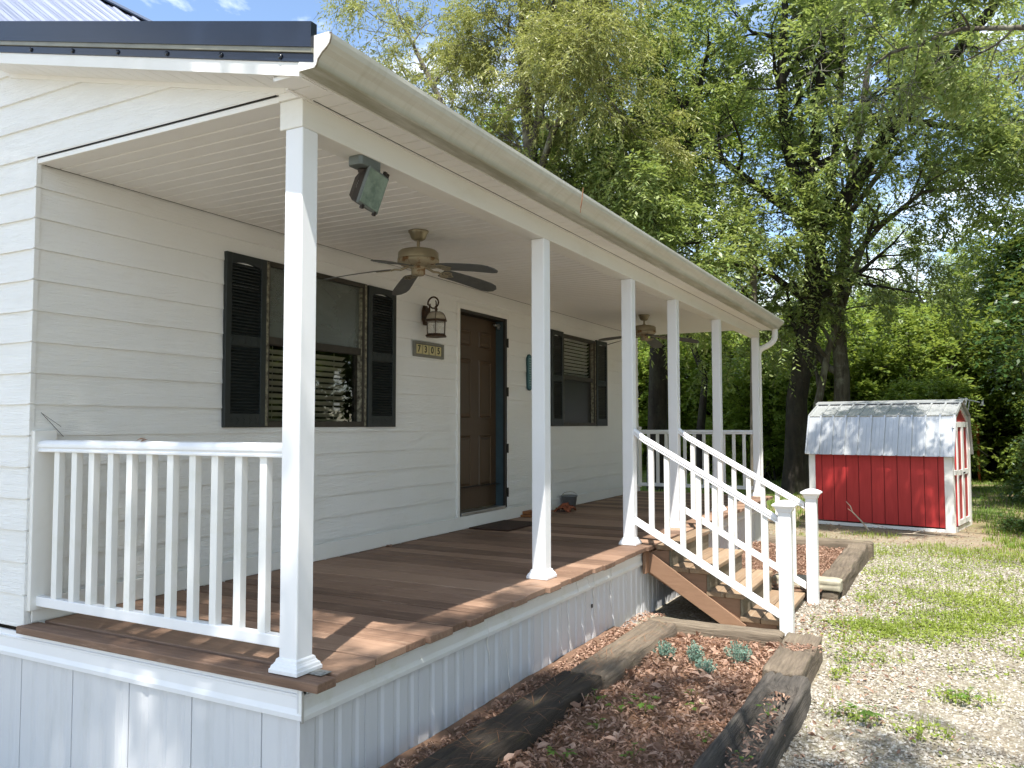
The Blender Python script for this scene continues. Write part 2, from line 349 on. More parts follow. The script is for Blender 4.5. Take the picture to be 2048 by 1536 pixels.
def m_stone():
    m = Mat('gravel_stone', Roughness=0.85)
    m.set('Base Color', m.ramp(m.island(), [(0.0, (0.15, 0.125, 0.095)), (0.3, (0.265, 0.235, 0.19)), (0.65, (0.36, 0.33, 0.28)), (1.0, (0.52, 0.495, 0.44))])); return m.m
STONE = m_stone()
def m_ground():
    m = Mat('gravel_and_soil', Roughness=0.95)
    c = m.n('TexCoord', 'Object'); sep = m.n('SeparateXYZ', 'Y', Vector=c); sx = m.n('SeparateXYZ', 'X', Vector=c)
    vc = m.n('TexVoronoi', 'Color', Vector=m.n('Mapping', Vector=c, Scale=(48, 48, 48)), Scale=1.0)
    vd = m.n('TexVoronoi', 'Distance', Vector=m.n('Mapping', Vector=c, Scale=(48, 48, 48)), Scale=1.0)
    g = m.ramp(m.n('SeparateColor', 0, Color=vc), [(0.0, (0.19, 0.155, 0.115)), (0.5, (0.29, 0.255, 0.205)), (1.0, (0.43, 0.40, 0.345))])
    g = m.mix(m.ramp(vd, [(0.45, 0.0), (0.75, 0.8)]), g, (0.20, 0.16, 0.11))
    wn = m.noise(c, 1.1, 5, 0.6); fine = m.noise(c, 9.0, 6, 0.7); fine2 = m.noise(c, 60.0, 3, 0.7)
    soil = m.ramp(fine, [(0.3, (0.16, 0.105, 0.06)), (0.5, (0.26, 0.19, 0.115)), (0.75, (0.34, 0.27, 0.17))])
    grass = m.ramp(fine2, [(0.3, (0.045, 0.075, 0.012)), (0.7, (0.12, 0.17, 0.03))])
    yy = m.math('ADD', sep, m.math('MULTIPLY', m.math('SUBTRACT', wn, 0.5), 5.0))
    far = m.ramp(m.math('MULTIPLY', m.math('SUBTRACT', yy, 9.6), 0.22), [(0.0, 0.0), (1.0, 1.0)])
    col = m.mix(far, m.mix(m.ramp(wn, [(0.55, 0.0), (0.75, 0.5)]), g, soil), soil)
    gf = m.math('MULTIPLY', m.ramp(m.math('MULTIPLY', m.math('SUBTRACT', yy, 12.0), 0.2), [(0.0, 0.15), (1.0, 1.0)]), m.ramp(m.noise(c, 0.9, 5, 0.65), [(0.38, 0.0), (0.55, 1.0)]))
    col = m.mix(gf, col, grass)
    m.set('Base Color', col); m.bump(m.math('ADD', m.math('MULTIPLY', vd, -0.6), fine), 0.7, 0.02); return m.m
GROUND = m_ground()
SOIL = m_plain('bed_soil', (0.12, 0.07, 0.042), 0.95, 0, 0.5, 12, 0.8, (0.19, 0.11, 0.07))

# ================================================================== setting: ground
def ground():
    xs = np.concatenate([np.linspace(-400, -16, 22), np.linspace(-14, 16, 76), np.linspace(18, 400, 22)])
    ys = np.concatenate([np.linspace(-300, -12, 18), np.linspace(-10, 42, 131), np.linspace(44, 600, 26)])
    X, Y = np.meshgrid(xs, ys, indexing='ij'); nz = VNoise(5)
    Z = gzv(Y)+(nz.fbm(X*0.9, Y*0.9)-0.47)*0.05-0.22*smooth01((1.7-X)/1.4)*smooth01((0.9-Y)/0.9)
    n, m = X.shape; idx = np.arange(n*m).reshape(n, m)
    F = np.stack([idx[:-1, :-1], idx[1:, :-1], idx[1:, 1:], idx[:-1, 1:]], -1)
    o = np_mesh('ground', np.stack([X, Y, Z], -1), F, GROUND, None, True)
    tag(o, kind='structure')
ground()

# ================================================================== house
ZC, ZB, XP, W, L = 2.443, 2.316, 1.882, 0.099, 9.62
H = thing('house', 'white lap sided cottage with a full length covered porch and a dark metal roof', 'house', (0, 0, -0.65))
def roofz(x): return 3.08-0.242*x
# side wall (faces the camera) and front wall, lap courses
EXP, Z0 = 0.1667, -0.019
def side_wall():
    m = MB(); z = Z0
    def xr(zz):
        a = (2.905-zz)/0.242 if zz <= 2.968 else -0.26-(zz-2.968)/0.754
        return min(a, 1.885)
    while z < 5.2:
        zt = min(z+EXP+0.012, 5.35); pieces = []
        if zt <= ZC+0.03: pieces = [(z, zt, 0.0, 0.0)]
        elif z < ZC+0.03: pieces = [(z, ZC+0.03, 0.0, 0.0), (ZC+0.0302, zt, xr(ZC+0.03), xr(zt))]
        else: pieces = [(z, zt, xr(z), xr(zt))]
        for p0, p1, ra, rb in pieces:
            la = lb = -7.2
            if p0 > 3.0: la = -6.94+(p0-2.968)/0.754
            if p1 > 3.0: lb = -6.94+(p1-2.968)/0.754
            if ra-la < 0.05 or rb-lb < 0.02: continue
            tk = lambda q: -0.016+0.014*(q-z)/(zt-z)
            P = [(la, tk(p0), p0), (ra, tk(p0), p0), (rb, tk(p1), p1), (lb, tk(p1), p1), (la, 0.02, p0), (ra, 0.02, p0), (rb, 0.02, p1), (lb, 0.02, p1)]
            m.add(P, [(0,1,2,3), (0,4,5,1), (1,5,6,2), (4,7,6,5), (0,3,7,4)])
        z += EXP
    return m.build('side_wall', SID, H)
sw = side_wall()
def front_wall():
    m = MB(); z = 0.148-EXP
    holes = [(1.65, 2.79, 1.024, 2.21), (6.73, 7.815, 1.024, 2.19), (4.255, 5.28, 0.118, 2.235)]
    while z < ZC:
        a, b = max(z, -0.02), min(z+EXP+0.012, ZC+0.01)
        cuts = sorted({0.0, 9.6, *[h[0] for h in holes if a < h[3] and b > h[2]], *[h[1] for h in holes if a < h[3] and b > h[2]]})
        for y0, y1 in zip(cuts[:-1], cuts[1:]):
            hs = [h for h in holes if h[0] <= y0+1e-6 and h[1] >= y1-1e-6 and a < h[3] and b > h[2]]
            segs = [(a, b)]
            if hs:
                h = hs[0]; segs = []
                if a < h[2]: segs.append((a, h[2]))
                if b > h[3]: segs.append((h[3], b))
            for s0, s1 in segs:
                t0 = 0.018-0.016*(s0-a)/(b-a); t1 = 0.018-0.016*(s1-a)/(b-a)
                m.add([(t0, y0, s0), (t0, y1, s0), (t1, y1, s1), (t1, y0, s1), (-0.02, y0, s0), (-0.02, y1, s0), (-0.02, y1, s1), (-0.02, y0, s1)],
                      [(0,1,2,3), (0,4,5,1), (4,7,6,5), (0,3,7,4), (1,5,6,2)])
        z += EXP
    # butt joints between boards, slightly proud caps at the corner
    return m.build('front_wall', SID, H)
front_wall()
m = MB()
m.box(-0.1, 0.0, 9.6, 9.62, -0.02, ZC); m.box(-7.2, -0.1, 9.6, 9.62, -0.02, 3.0); m.box(-7.22, -7.2, 0.02, 9.6, -0.65, 3.0)
m.add([(-7.2, 9.62, 3.0), (-0.26, 9.62, 3.0), (-3.6, 9.62, 5.45)], [(0, 1, 2)])
m.build('back_wall', SID, H)
m = MB(); m.box(0.0165, 0.030, 0.02, 9.6, 0.003, 0.125); m.build('base_board', TRIM, H, 0.003)
m = MB(); z = Z0
while z < 2.4:
    m.box(-0.004, 0.0185, -0.0175, 0.010, z+0.003, z+EXP-0.006); z += EXP
m.build('corner_cap', SID, H, 0.002)
# dark interior box so the windows look into a room
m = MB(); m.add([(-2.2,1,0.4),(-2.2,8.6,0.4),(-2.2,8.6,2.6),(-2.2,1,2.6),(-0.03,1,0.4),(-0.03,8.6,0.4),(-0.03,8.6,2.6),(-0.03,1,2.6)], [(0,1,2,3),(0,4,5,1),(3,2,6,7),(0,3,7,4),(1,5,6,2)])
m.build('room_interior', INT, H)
# porch ceiling panels (grooved vinyl), soffits
def ceiling():
    m = MB(); y = 0.012
    while y < 9.62:
        y1 = min(y+0.1008, 9.62)
        for (a, b) in ((0.0, 0.0975), ):
            if y+a < y1: m.prism([(y+a, ZC+0.012), (y+a, ZC+0.004), (y+a+0.004, ZC), (min(y+b, y1)-0.004, ZC), (min(y+b, y1), ZC+0.004), (min(y+b, y1), ZC+0.012)], 'x', 0.016, 1.752)
        y += 0.107
    m.box(0.0, 1.76, 0.005, 9.62, ZC+0.0115, ZC+0.02)
    m.build('porch_ceiling', CEIL, H)
    m = MB(); y = -0.175
    while y < 9.80:
        m.box(1.886, 2.032, y, min(y+0.100, 9.80), ZC, ZC+0.010); y += 0.107
    m.box(1.886, 2.032, -0.175, 9.80, ZC+0.0098, ZC+0.016)
    m.build('eave_soffit', CEIL, H)
    m = MB(); x = -7.0
    zs = lambda x: 2.926-0.242*x if x > -0.26 else 2.989+0.754*(-0.26-x)
    x = -0.26
    while x < 1.99:
        a, b = x, min(x+0.100, 2.03)
        m.add([(a, -0.178, zs(a)), (b, -0.178, zs(b)), (b, -0.004, zs(b)), (a, -0.004, zs(a)), (a, -0.178, zs(a)+.01), (b, -0.178, zs(b)+.01), (b, -0.004, zs(b)+.01), (a, -0.004, zs(a)+.01)],
              [(0,1,2,3),(4,7,6,5),(0,4,5,1),(1,5,6,2),(2,6,7,3),(3,7,4,0)])
        x += 0.104
    for a, b in ((-0.26, 2.03), (-3.6, -0.26)):
        m.add([(a, -0.178, zs(a)+.011), (b, -0.178, zs(b)+.011), (b, 0.0, zs(b)+.011), (a, 0.0, zs(a)+.011)], [(0,1,2,3)])
    m.build('rake_soffit', CEIL, H)
ceiling()
m = MB(); m.box(1.752, XP, -0.003, 9.622, ZB, ZC-0.001); m.build('porch_beam', BEAM, H, 0.004)
m = MB(); m.box(1.8835, 1.8857, -0.1775, -0.0005, ZC+0.0003, ZC+0.029); m.build('soffit_return', CEIL, H)
m = MB(); m.bar((1.885, -0.1, ZC-0.004), (1.885, 9.8, ZC-0.004), 0.014, 0.008); m.build('soffit_channel', CEIL, H)
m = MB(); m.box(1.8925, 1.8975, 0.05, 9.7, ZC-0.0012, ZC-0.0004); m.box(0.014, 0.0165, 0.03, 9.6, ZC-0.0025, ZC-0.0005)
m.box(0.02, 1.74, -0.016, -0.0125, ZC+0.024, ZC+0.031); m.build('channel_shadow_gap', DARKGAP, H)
m = MB(); m.box(0.0, 1.8848, -0.0138, 0.02, ZC+0.032, ZC+0.058); m.box(0.0, 1.754, -0.012, 0.012, ZC-0.004, ZC+0.023); m.box(1.7545, 1.8845, -0.0132, 0.0122, ZC-0.0005, ZC+0.0315)
m.add([(-0.26, -0.016, 2.967), (1.79, -0.016, 2.471), (1.79, -0.016, 2.495), (-0.26, -0.016, 2.991), (-0.26, 0, 2.967), (1.79, 0, 2.471), (1.79, 0, 2.495), (-0.26, 0, 2.991)],
      [(0,1,2,3),(4,7,6,5),(0,4,5,1),(1,5,6,2),(2,6,7,3),(3,7,4,0)])
for A, B in ((-0.2605, -3.6),):
    zz = lambda x: 2.967+0.754*(-0.26-x)
    m.add([(B, -0.016, zz(B)), (A, -0.016, zz(A)), (A, -0.016, zz(A)+.024), (B, -0.016, zz(B)+.024), (B, 0, zz(B)), (A, 0, zz(A)), (A, 0, zz(A)+.024), (B, 0, zz(B)+.024)], [(0,1,2,3),(4,7,6,5),(0,4,5,1),(1,5,6,2),(2,6,7,3),(3,7,4,0)])
m.box(1.66, 1.8845, 0.0005, 0.018, ZC+0.0585, ZC+0.085)
m.build('gable_trim', TRIM, H, 0.002)
# roof
def roofs():
    m = MB()
    for a, b, z0, z1 in ((-0.26, 2.10, 3.143, 2.572), ):
        m.add([(a, -0.19, z0-.012), (b, -0.19, z1-.012), (b, 9.81, z1-.012), (a, 9.81, z0-.012), (a, -0.19, z0), (b, -0.19, z1), (b, 9.81, z1), (a, 9.81, z0)],
              [(0,3,2,1),(4,5,6,7),(0,1,5,4),(1,2,6,5),(2,3,7,6),(3,0,4,7)])
    y = 0.0
    while y < 9.75:
        m.prism([(y-.03, 0.0), (y-.012, .02), (y+.012, .02), (y+.03, 0.0)], 'x', 0, 0.001)
        n = 8; vs = m.v[-n:]; 
        for i in range(4): yy, h = vs[i][1], vs[i][2]; m.v[-8+i] = (-0.26, yy, 3.1435+h); m.v[-4+i] = (2.10, yy, 2.5725+h)
        y += 0.229
    m.build('porch_roof', NAVYR, H)
    m = MB(); za, zb = 3.143, 5.6
    def slab(xa, xb, z0, z1):
        m.add([(xa, -0.19, z0-.012), (xb, -0.19, z1-.012), (xb, 9.81, z1-.012), (xa, 9.81, z0-.012), (xa, -0.19, z0), (xb, -0.19, z1), (xb, 9.81, z1), (xa, 9.81, z0)],
              [(0,1,2,3),(7,6,5,4),(0,4,5,1),(1,5,6,2),(2,6,7,3),(3,7,4,0)])
        y = -0.12
        while y < 9.75:
            for w, hgt, o in ((.032, .022, 0.0), (.010, .006, .076), (.010, .006, .152)):
                p = [(y+o-w, 0.001), (y+o-w*.45, hgt), (y+o+w*.45, hgt), (y+o+w, 0.001)]
                vs = [(xa, q[0], z0+q[1]) for q in p]+[(xb, q[0], z1+q[1]) for q in p]
                m.add(vs, [(0,4,5,1),(1,5,6,2),(2,6,7,3),(0,1,2,3),(4,7,6,5)])
            y += 0.229
    slab(-0.26, -3.6, za, zb); slab(-6.94, -3.6, za, zb)
    m.build('main_roof', NAVYR, H)
    m = MB(); m.prism([(-3.6, 5.655), (-3.44, 5.535), (-3.435, 5.515), (-3.455, 5.518), (-3.6, 5.635), (-3.745, 5.518), (-3.765, 5.515), (-3.76, 5.535)], 'y', -0.2, 9.82)
    m.build('ridge_cap', NAVY, H)
    # rake trim (near and far)
    for y0, sgn, nm in ((-0.19, -1, 'near'), (9.81, 1, 'far')):
        def strip(mat, name, dz0, dz1, yo, yi, xa=-0.26, xb=2.115):
            zs = lambda x: 2.926-0.242*x
            m = MB()
            P = [(x, y, zs(x)+d) for d in (dz0, dz1) for y in (y0+sgn*yo, y0+sgn*yi) for x in (xa, xb)]
            m.add(P, [(0,1,3,2),(4,6,7,5),(0,4,5,1),(2,3,7,6),(0,2,6,4),(1,5,7,3)])
            if xa < 0:
                z2 = lambda x: 2.989+0.754*(-0.26-x)
                for A, B in ((-0.26, -3.6), (-6.94, -3.6)):
                    hz = lambda x: z2(x) if A > -3 else z2(-7.2-x)
                    P = [(x, y, hz(x)+d) for d in (dz0, dz1) for y in (y0+sgn*yo, y0+sgn*yi) for x in (A, B)]
                    m.add(P, [(0,1,3,2),(4,6,7,5),(0,4,5,1),(2,3,7,6),(0,2,6,4),(1,5,7,3)])
            return m.build(name, mat, H)
        strip(TRIM, 'rake_fascia', -0.004, 0.052, 0.0, -0.02, -0.26, 2.035)
        strip(NAVY, 'rake_trim', 0.053, 0.088, 0.006, -0.01)
        strip(TANREFL, 'rake_flashing', 0.0885, 0.108, 0.016, -0.01)
        strip(NAVY, 'rake_trim', 0.1085, 0.212, 0.022, -0.012)
    for k in range(7):
        m = MB(); x = -0.1+k*0.34; z = 2.926-0.242*x+0.07
        m.lathe([(0.011, -0.004), (0.011, 0.004)], (0, 0, 0), 8)
        for i in range(16): q = m.v[-16+i]; m.v[-16+i] = (x+q[0], -0.198+q[2], z+q[1])
        m.build('rake_screw', NAVY, H)
roofs()
m = MB(); m.box(2.028, 2.036, -0.182, 9.80, ZC-0.004, 2.59); m.build('eave_fascia', TRIM, H)
# gutter with downspout
def gutter():
    out = [(2.037, 2.575), (2.037, 2.446), (2.122, 2.446), (2.130, 2.452), (2.138, 2.475), (2.158, 2.497), (2.180, 2.512), (2.196, 2.528), (2.203, 2.548), (2.204, 2.566), (2.196, 2.568)]
    inn = [(2.192, 2.562), (2.198, 2.550), (2.190, 2.532), (2.176, 2.518), (2.154, 2.502), (2.134, 2.479), (2.124, 2.456), (2.118, 2.451), (2.042, 2.451), (2.042, 2.575)]
    m = MB(); n = len(out); poly = out+inn; N = len(poly)
    vs = [(x, -0.192, z) for x, z in poly]+[(x, 9.82, z) for x, z in poly]
    m.add(vs, [(i, (i+1) % N, N+(i+1) % N, N+i) for i in range(N)])
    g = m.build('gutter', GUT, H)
    m = MB(); m.prism(out[:-1]+[(2.19, 2.575)], 'y', -0.1945, -0.1915); m.build('gutter_end_cap', TRIM, g)
    m = MB(); m.tube([(x, -0.1945, z) for x, z in out[2:]], 0.0035, 5); m.build('end_sealant', RUSTY, g)
    m = MB(); m.prism(out[:-1]+[(2.19, 2.575)], 'y', 9.8195, 9.8225); m.build('gutter_end_cap', TRIM, g)
    m = MB()
    pts = [(2.085, 9.735, 2.445), (2.085, 9.735, 2.36), (2.08, 9.732, 2.31), (2.06, 9.725, 2.265), (2.02, 9.715, 2.225), (1.96, 9.705, 2.19), (1.90, 9.698, 2.165), (1.865, 9.695, 2.13), (1.85, 9.693, 2.08), (1.85, 9.693, 1.0), (1.85, 9.693, -.66)]
    m.tube(pts, 0.043, 12); d = m.build('downspout', TRIM, g)
gutter()
# deck
def deck():
    rng = random.Random(4); m = MB(); y = -0.05; wl = [0.148, 0.27, 0.235, 0.175, 0.225, 0.155, 0.165, 0.145, 0.215, 0.18]
    i = 0
    while y < 9.66:
        w = wl[i % 10] if i < 10 else rng.choice([0.19, 0.235, 0.27, 0.24, 0.16]); w = min(w, 9.68-y)
        if w < 0.03: break
        xe = 2.016+rng.uniform(-0.012, 0.016)+(0.03 if i == 0 else 0); zt = rng.uniform(-0.004, 0.0); gap = rng.choice([0.010, 0.012, 0.016, 0.020]); gap = 0.032 if i == 0 else gap
        m.box(0.006, xe, y, y+w-gap, -0.038+zt, zt); y += w; i += 1
    d = m.build('porch_deck', DECK, H, 0.005)
    m = MB(); m.box(0.0, 1.90, 0.02, 9.60, -0.30, -0.045); m.build('deck_framing', DARKGAP, H)
deck()
m = MB(); m.box(1.90, 1.985, 0.035, 0.10, 0.0005, 0.0035); m.build('floor_paint_patch', m_plain('old_pale_paint', (0.36, 0.36, 0.33), 0.8, 0, 0.6, 60), H)
# skirting: ribbed vinyl panels front and side
def skirt():
    def prof(L0, L1):
        pts = []; t = L0; k = 0
        while t < L1:
            for s, d in ((0.0, 0.014), (0.0035, 0.0), (0.090, 0.0), (0.106, 0.0075), (0.126, 0.0075), (0.142, 0.0), (0.212, 0.0), (0.228, 0.0075), (0.248, 0.0075), (0.264, 0.0), (0.330, 0.0), (0.346, 0.0075), (0.366, 0.0075), (0.382, 0.0), (0.4205, 0.0), (0.421, 0.014)):
                if t+s <= L1: pts.append((t+s, d))
            t += 0.4245
        return pts
    m = MB(); P = prof(-0.03, 9.62); n = len(P)
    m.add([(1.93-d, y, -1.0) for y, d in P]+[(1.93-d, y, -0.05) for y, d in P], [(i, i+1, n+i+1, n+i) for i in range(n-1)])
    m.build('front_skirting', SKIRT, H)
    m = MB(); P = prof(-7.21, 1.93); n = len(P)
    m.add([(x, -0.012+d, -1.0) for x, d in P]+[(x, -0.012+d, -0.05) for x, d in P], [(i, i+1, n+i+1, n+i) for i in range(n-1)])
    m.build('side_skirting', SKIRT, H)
    m = MB()
    pr = [(1.925, -0.170), (1.951, -0.170), (1.953, -0.150), (1.945, -0.128), (1.944, -0.080), (1.948, -0.076), (1.948, -0.068), (1.940, -0.066), (1.940, -0.042), (1.925, -0.042)]
    m.prism(pr, 'y', -0.030, 4.13); m.build('front_skirting_trim', SKTRIM, H); m = MB(); m.prism(pr, 'y', 5.48, 9.62); m.build('front_skirting_trim', SKTRIM, H)
    m = MB()
    pr = [(-(a-1.925)-0.004, z) for a, z in pr]
    m.prism([(y, z) for y, z in pr], 'x', -7.2, 1.94); m.build('side_skirting_trim', VIN, H)
    m = MB(); m.obox((1.947, -0.030, -0.115), (1, -0.6, 0), (0.6, 1, 0), (0, 0, 1), 0.005, 0.004, 0.06); m.build('trim_corner_clip', ALU, H)
    m = MB(); m.box(1.9275, 1.9325, 3.055, 3.073, -0.32, -0.295); m.build('skirting_hole', DARKGAP, H)
skirt()
rgd = random.Random(9)
for y, z0, z1 in ((3.40, -.05, -.47), (3.05, -.09, -.40), (2.93, -.06, -.17), (2.72, -.05, -.16), (2.60, -.18, -.52), (1.47, -.06, -.34), (1.72, -.30, -.55)):
    m = MB(); pts = []; rr = []
    for k in range(9):
        z = z0+(z1-z0)*k/8; off = 0.0 if z < -.172 else .014
        pts.append((1.9375+off, y+.05*k/8+rgd.uniform(-.006, .006), z)); rr.append(.0022+.0028*rgd.random()*(math.sin(math.pi*k/8)))
    m.tube(pts, rr, 5); m.build('paint_drip', TRIM, H)
# posts
PY = [0.0, 2.364, 4.118, 5.451, 7.232, 9.521]
for i, y in enumerate(PY):
    m = MB(); m.box(XP-W, XP, y, y+W, 0.0, ZB); p = m.build('porch_post', VIN, H, 0.007, 3)
    cx, cy = XP-W/2, y+W/2; m = MB(); h = W/2
    m.sq([(h+0.029, 0.0), (h+0.029, 0.016), (h+0.025, 0.019), (h+0.022, 0.030), (h+0.015, 0.036), (h+0.013, 0.041), (h+0.010, 0.043), (h+0.008, 0.054), (h+0.0008, 0.060)], cx, cy)
    m.build('post_base_trim', VIN, p, 0.0015)
# railings
def railing(name, y, x0, x1, bals):
    e = bpy.data.objects.new(name, None); COL.objects.link(e); e.parent = H; e.location = (0, 0, 0.65)
    m = MB(); m.prism([(y-.032, .895), (y+.032, .895), (y+.034, .905), (y+.028, .912), (y+.036, .922), (y+.036, .938), (y+.024, .952), (y, .958), (y-.024, .952), (y-.036, .938), (y-.036, .922), (y-.028, .912), (y-.034, .905)], 'x', x0, x1, False)
    m.build('top_rail', VIN, e, 0.002)
    m = MB(); m.box(x0, x1, y-.022, y+.022, 0.088, 0.138); m.build('bottom_rail', VIN, e, 0.003)
    for b in bals:
        m = MB(); m.box(b, b+.043, y-.018, y+.018, 0.137, 0.896); m.build('baluster', VINB, e, 0.002)
    return e
near = [0.163, 0.308, 0.446, 0.595, 0.737, 0.882, 1.03, 1.181, 1.326, 1.476, 1.626]
railing('porch_railing', 0.05, 0.02, XP-W, near); railing('porch_railing', 9.57, 0.02, XP-W, near)
for y in (-0.004, 9.52):
    m = MB(); m.box(0.016, 0.046, y, y+0.125, 0.065, 1.008); m.build('wall_bracket_board', TRIM, H, 0.004)
# windows
def window(y0, y1, z0, z1, film, low, lowblind, upblind):
    f = MB(); t = 0.045
    for a in ((y0, y0+t, z0, z1), (y1-t, y1, z0, z1), (y0+t, y1-t, z0, z0+t), (y0+t, y1-t, z1-0.035, z1)): f.box(-0.07, 0.026, *a)
    w = f.build('window', BRONZE, H, 0.003)
    zm = 1.645
    m = MB(); m.box(-0.045, 0.006, y0+t, y1-t, zm-0.028, zm+0.028); m.build('meeting_rail', BRONZE, w, 0.003)
    for q in ((0.0265, 0.0285, y0+0.006, y0+0.03, z0+.01, z1-.01), (0.0265, 0.0285, y1-0.03, y1-0.006, z0+.01, z1-.01)):
        m = MB(); m.box(*q); m.build('peeling_edge', PEEL, w)
    for q in ((-0.03, 0.010, y0+t, y0+t+0.010, z0+t, z1-.036), (-0.03, 0.010, y1-t-0.010, y1-t, z0+t, z1-.036)):
        m = MB(); m.box(*q); m.build('sash_track', PEEL, w)
    m = MB(); m.box(-0.020, -0.016, y0+t, y1-t, zm+0.028, z1-0.035); m.build('upper_pane', film, w)
    m = MB(); m.box(-0.038, -0.034, y0+t, y1-t, z0+t, zm-0.028); m.build('lower_pane', low, w)
    def slats(za, zb, mat, ya, yb):
        m = MB(); z = za
        while z < zb:
            m.obox((-0.075, (ya+yb)/2, z), (1, 0, 0.75), (0, 1, 0), (-0.75, 0, 1), 0.022, (yb-ya)/2, 0.0012); z += 0.046
        for yy in (ya+0.12, yb-0.12): m.box(-0.077, -0.073, yy-.002, yy+.002, za, zb)
        m.build('blind', mat, w)
    if lowblind: slats(z0+0.05, zm-0.03, lowblind, y0+t+.01, y1-t-0.13)
    if upblind: slats(zm+0.0, z1-0.04, upblind, y0+t+.01, y1-t-.01)
    return w
w1 = window(1.645, 2.795, 1.02, 2.215, FILM, GLASS, BLIND, BLIND)
for y, z, s in ((2.505, 1.46, .05), (2.51, 1.425, .075), (2.51, 1.205, .075), (2.51, 1.165, .075)):  # white boxes stand in for light showing through gaps in the blind
    m = MB(); m.box(-0.052, -0.050, y-s/2, y+s/2, z-.010, z+.010); m.build('slat_gap_light', WHITE, w1)
window(6.725, 7.82, 1.02, 2.195, GLASS, SCREEN, None, BLINDW)
def shutter(y0, y1, z0, z1):
    m = MB(); t = 0.05; zm = z0+(z1-z0)*0.50
    m.box(0.012, 0.042, y0, y0+t, z0, z1); m.box(0.012, 0.042, y1-t, y1, z0, z1)
    m.box(0.012, 0.040, y0+t, y1-t, z0, z0+0.095)
    m.box(0.012, 0.040, y0+t, y1-t, zm-0.035, zm+0.035)
    n = 10; a, b = y0+t, y1-t   # arched top rail
    poly = [(b, z1), (a, z1), (a, z1-.075)]+[(a+(b-a)*k/n, z1-.075+.022*math.sin(math.pi*k/n)) for k in range(1, n)]+[(b, z1-.075)]
    m.prism(poly, 'x', 0.012, 0.040)
    s = m.build('shutter', SHUT, H, 0.003)
    m = MB(); m.box(0.010, 0.014, y0+.02, y1-.02, z0+.02, z1-.02)
    for za, zb in ((z0+0.098, zm-0.037), (zm+0.037, z1-0.058)):
        z = za+0.012
        while z < zb:
            m.obox((0.024, (y0+y1)/2, z), (1, 0, -1.0), (0, 1, 0), (1.0, 0, 1), 0.0135, (y1-y0)/2-t, 0.004); z += 0.0225
    m.build('louver', SHUT, s)
    m = MB()   # embossed grain chevrons on the rails
    for zc in (z0+0.047, zm):
        for k in range(5):
            yy = y0+t+.02+(y1-y0-2*t-.04)*k/4
            m.bar((0.0405, yy-.02, zc-.022), (0.0405, yy, zc), .004, .003, (1, 0, 0)); m.bar((0.0405, yy-.02, zc+.022), (0.0405, yy, zc), .004, .003, (1, 0, 0))
    m.build('grain_emboss', SHUT, s)
for y0, y1 in ((1.273, 1.64), (2.80, 3.183), (6.372, 6.722), (7.824, 8.215)): shutter(y0, y1, 1.02, 2.21)
# door
def door():
    y0, y1, z0, z1 = 4.273, 5.26, 0.138, 2.205
    m = MB(); m.box(-0.13, 0.014, y0, y0+0.030, z0, z1); m.box(-0.13, 0.014, y0+.03, y1-.03, z1-0.030, z1)
    m.box(-0.004, 0.020, y1-0.050, y1, z0, z1)
    d = m.build('door', JAMB, H, 0.003)
    m = MB(); m.box(-0.13, -0.0045, y1-0.040, y1, z0, z1-.031); m.build('side_jamb', JAMBT, d)
    # slab with six raised panels
    m = MB(); x = -0.10; ya, yb, za, zb = y0+.031, y1-.041, 0.165, z1-.032
    m.box(x-0.035, x, ya, yb, za, zb)
    cols = [(ya+.115, ya+.375), (yb-.375, yb-.115)]; rows = [(0.385, 0.925), (1.11, 1.725), (1.86, 2.03)]
    s = m.build('door_slab', DOORM, d, 0.002)
    m = MB()
    for c0, c1 in cols:
        for q0, q1 in rows:
            b = 0.022; P = [(x+.0005, c0, q0), (x+.0005, c1, q0), (x+.0005, c1, q1), (x+.0005, c0, q1), (x+.010, c0+.008, q0+.008), (x+.010, c1-.008, q0+.008), (x+.010, c1-.008, q1-.008), (x+.010, c0+.008, q1-.008),
                 (x+.001, c0+b, q0+b), (x+.001, c1-b, q0+b), (x+.001, c1-b, q1-b), (x+.001, c0+b, q1-b), (x+.008, c0+b*2.2, q0+b*2.2), (x+.008, c1-b*2.2, q0+b*2.2), (x+.008, c1-b*2.2, q1-b*2.2), (x+.008, c0+b*2.2, q1-b*2.2)]
            fs = [(12, 13, 14, 15)]
            for k in range(3):
                for i in range(4): j = (i+1) % 4; fs.append((4*k+i, 4*k+j, 4*k+4+j, 4*k+4+i))
            m.add(P, fs)
    m.build('raised_panel', DOORM, s)
    m = MB(); m.box(-0.13, 0.030, y0+.031, y1-.051, 0.128, 0.160); m.build('threshold', STEEL, d, 0.004)
    m = MB(); m.box(-0.005, 0.026, y0-.05, y0, 0.10, z1+.055); m.box(-0.005, 0.026, y1, y1+.035, 0.10, z1+.055); m.box(-0.005, 0.027, y0, y1, z1, z1+.055); m.box(-0.005, 0.029, y0, y1, 0.092, 0.127)
    m.build('door_casing', TRIM, d, 0.004)
    for z in (1.94, 1.40, 0.78, 0.30):
        m = MB(); m.box(0.020, 0.032, y1-.006, y1+.018, z-.05, z+.05); m.build('hinge', JAMB, d, 0.002)
    m = MB(); m.box(-0.07, -0.035, y1-.16, y1-.045, 2.115, 2.135); m.box(-0.06, -0.04, y1-.09, y1-.05, 2.09, 2.15); m.build('door_closer', STEEL, d, 0.003)
door()
# pieces of flyaway wire on the wall
m = MB(); m.tube([(0.03, 0.037, 1.104), (0.035, 0.10, 1.037), (0.03, 0.165, 0.975)], 0.0014, 4); m.tube([(0.03, 0.045, 1.098), (0.032, 0.14, 1.035), (0.03, 0.15, 1.028)], 0.001, 4)
tag(m.build('loose_wire', WIRE), 'thin black wire curling off the wall above the near porch railing', 'wire')

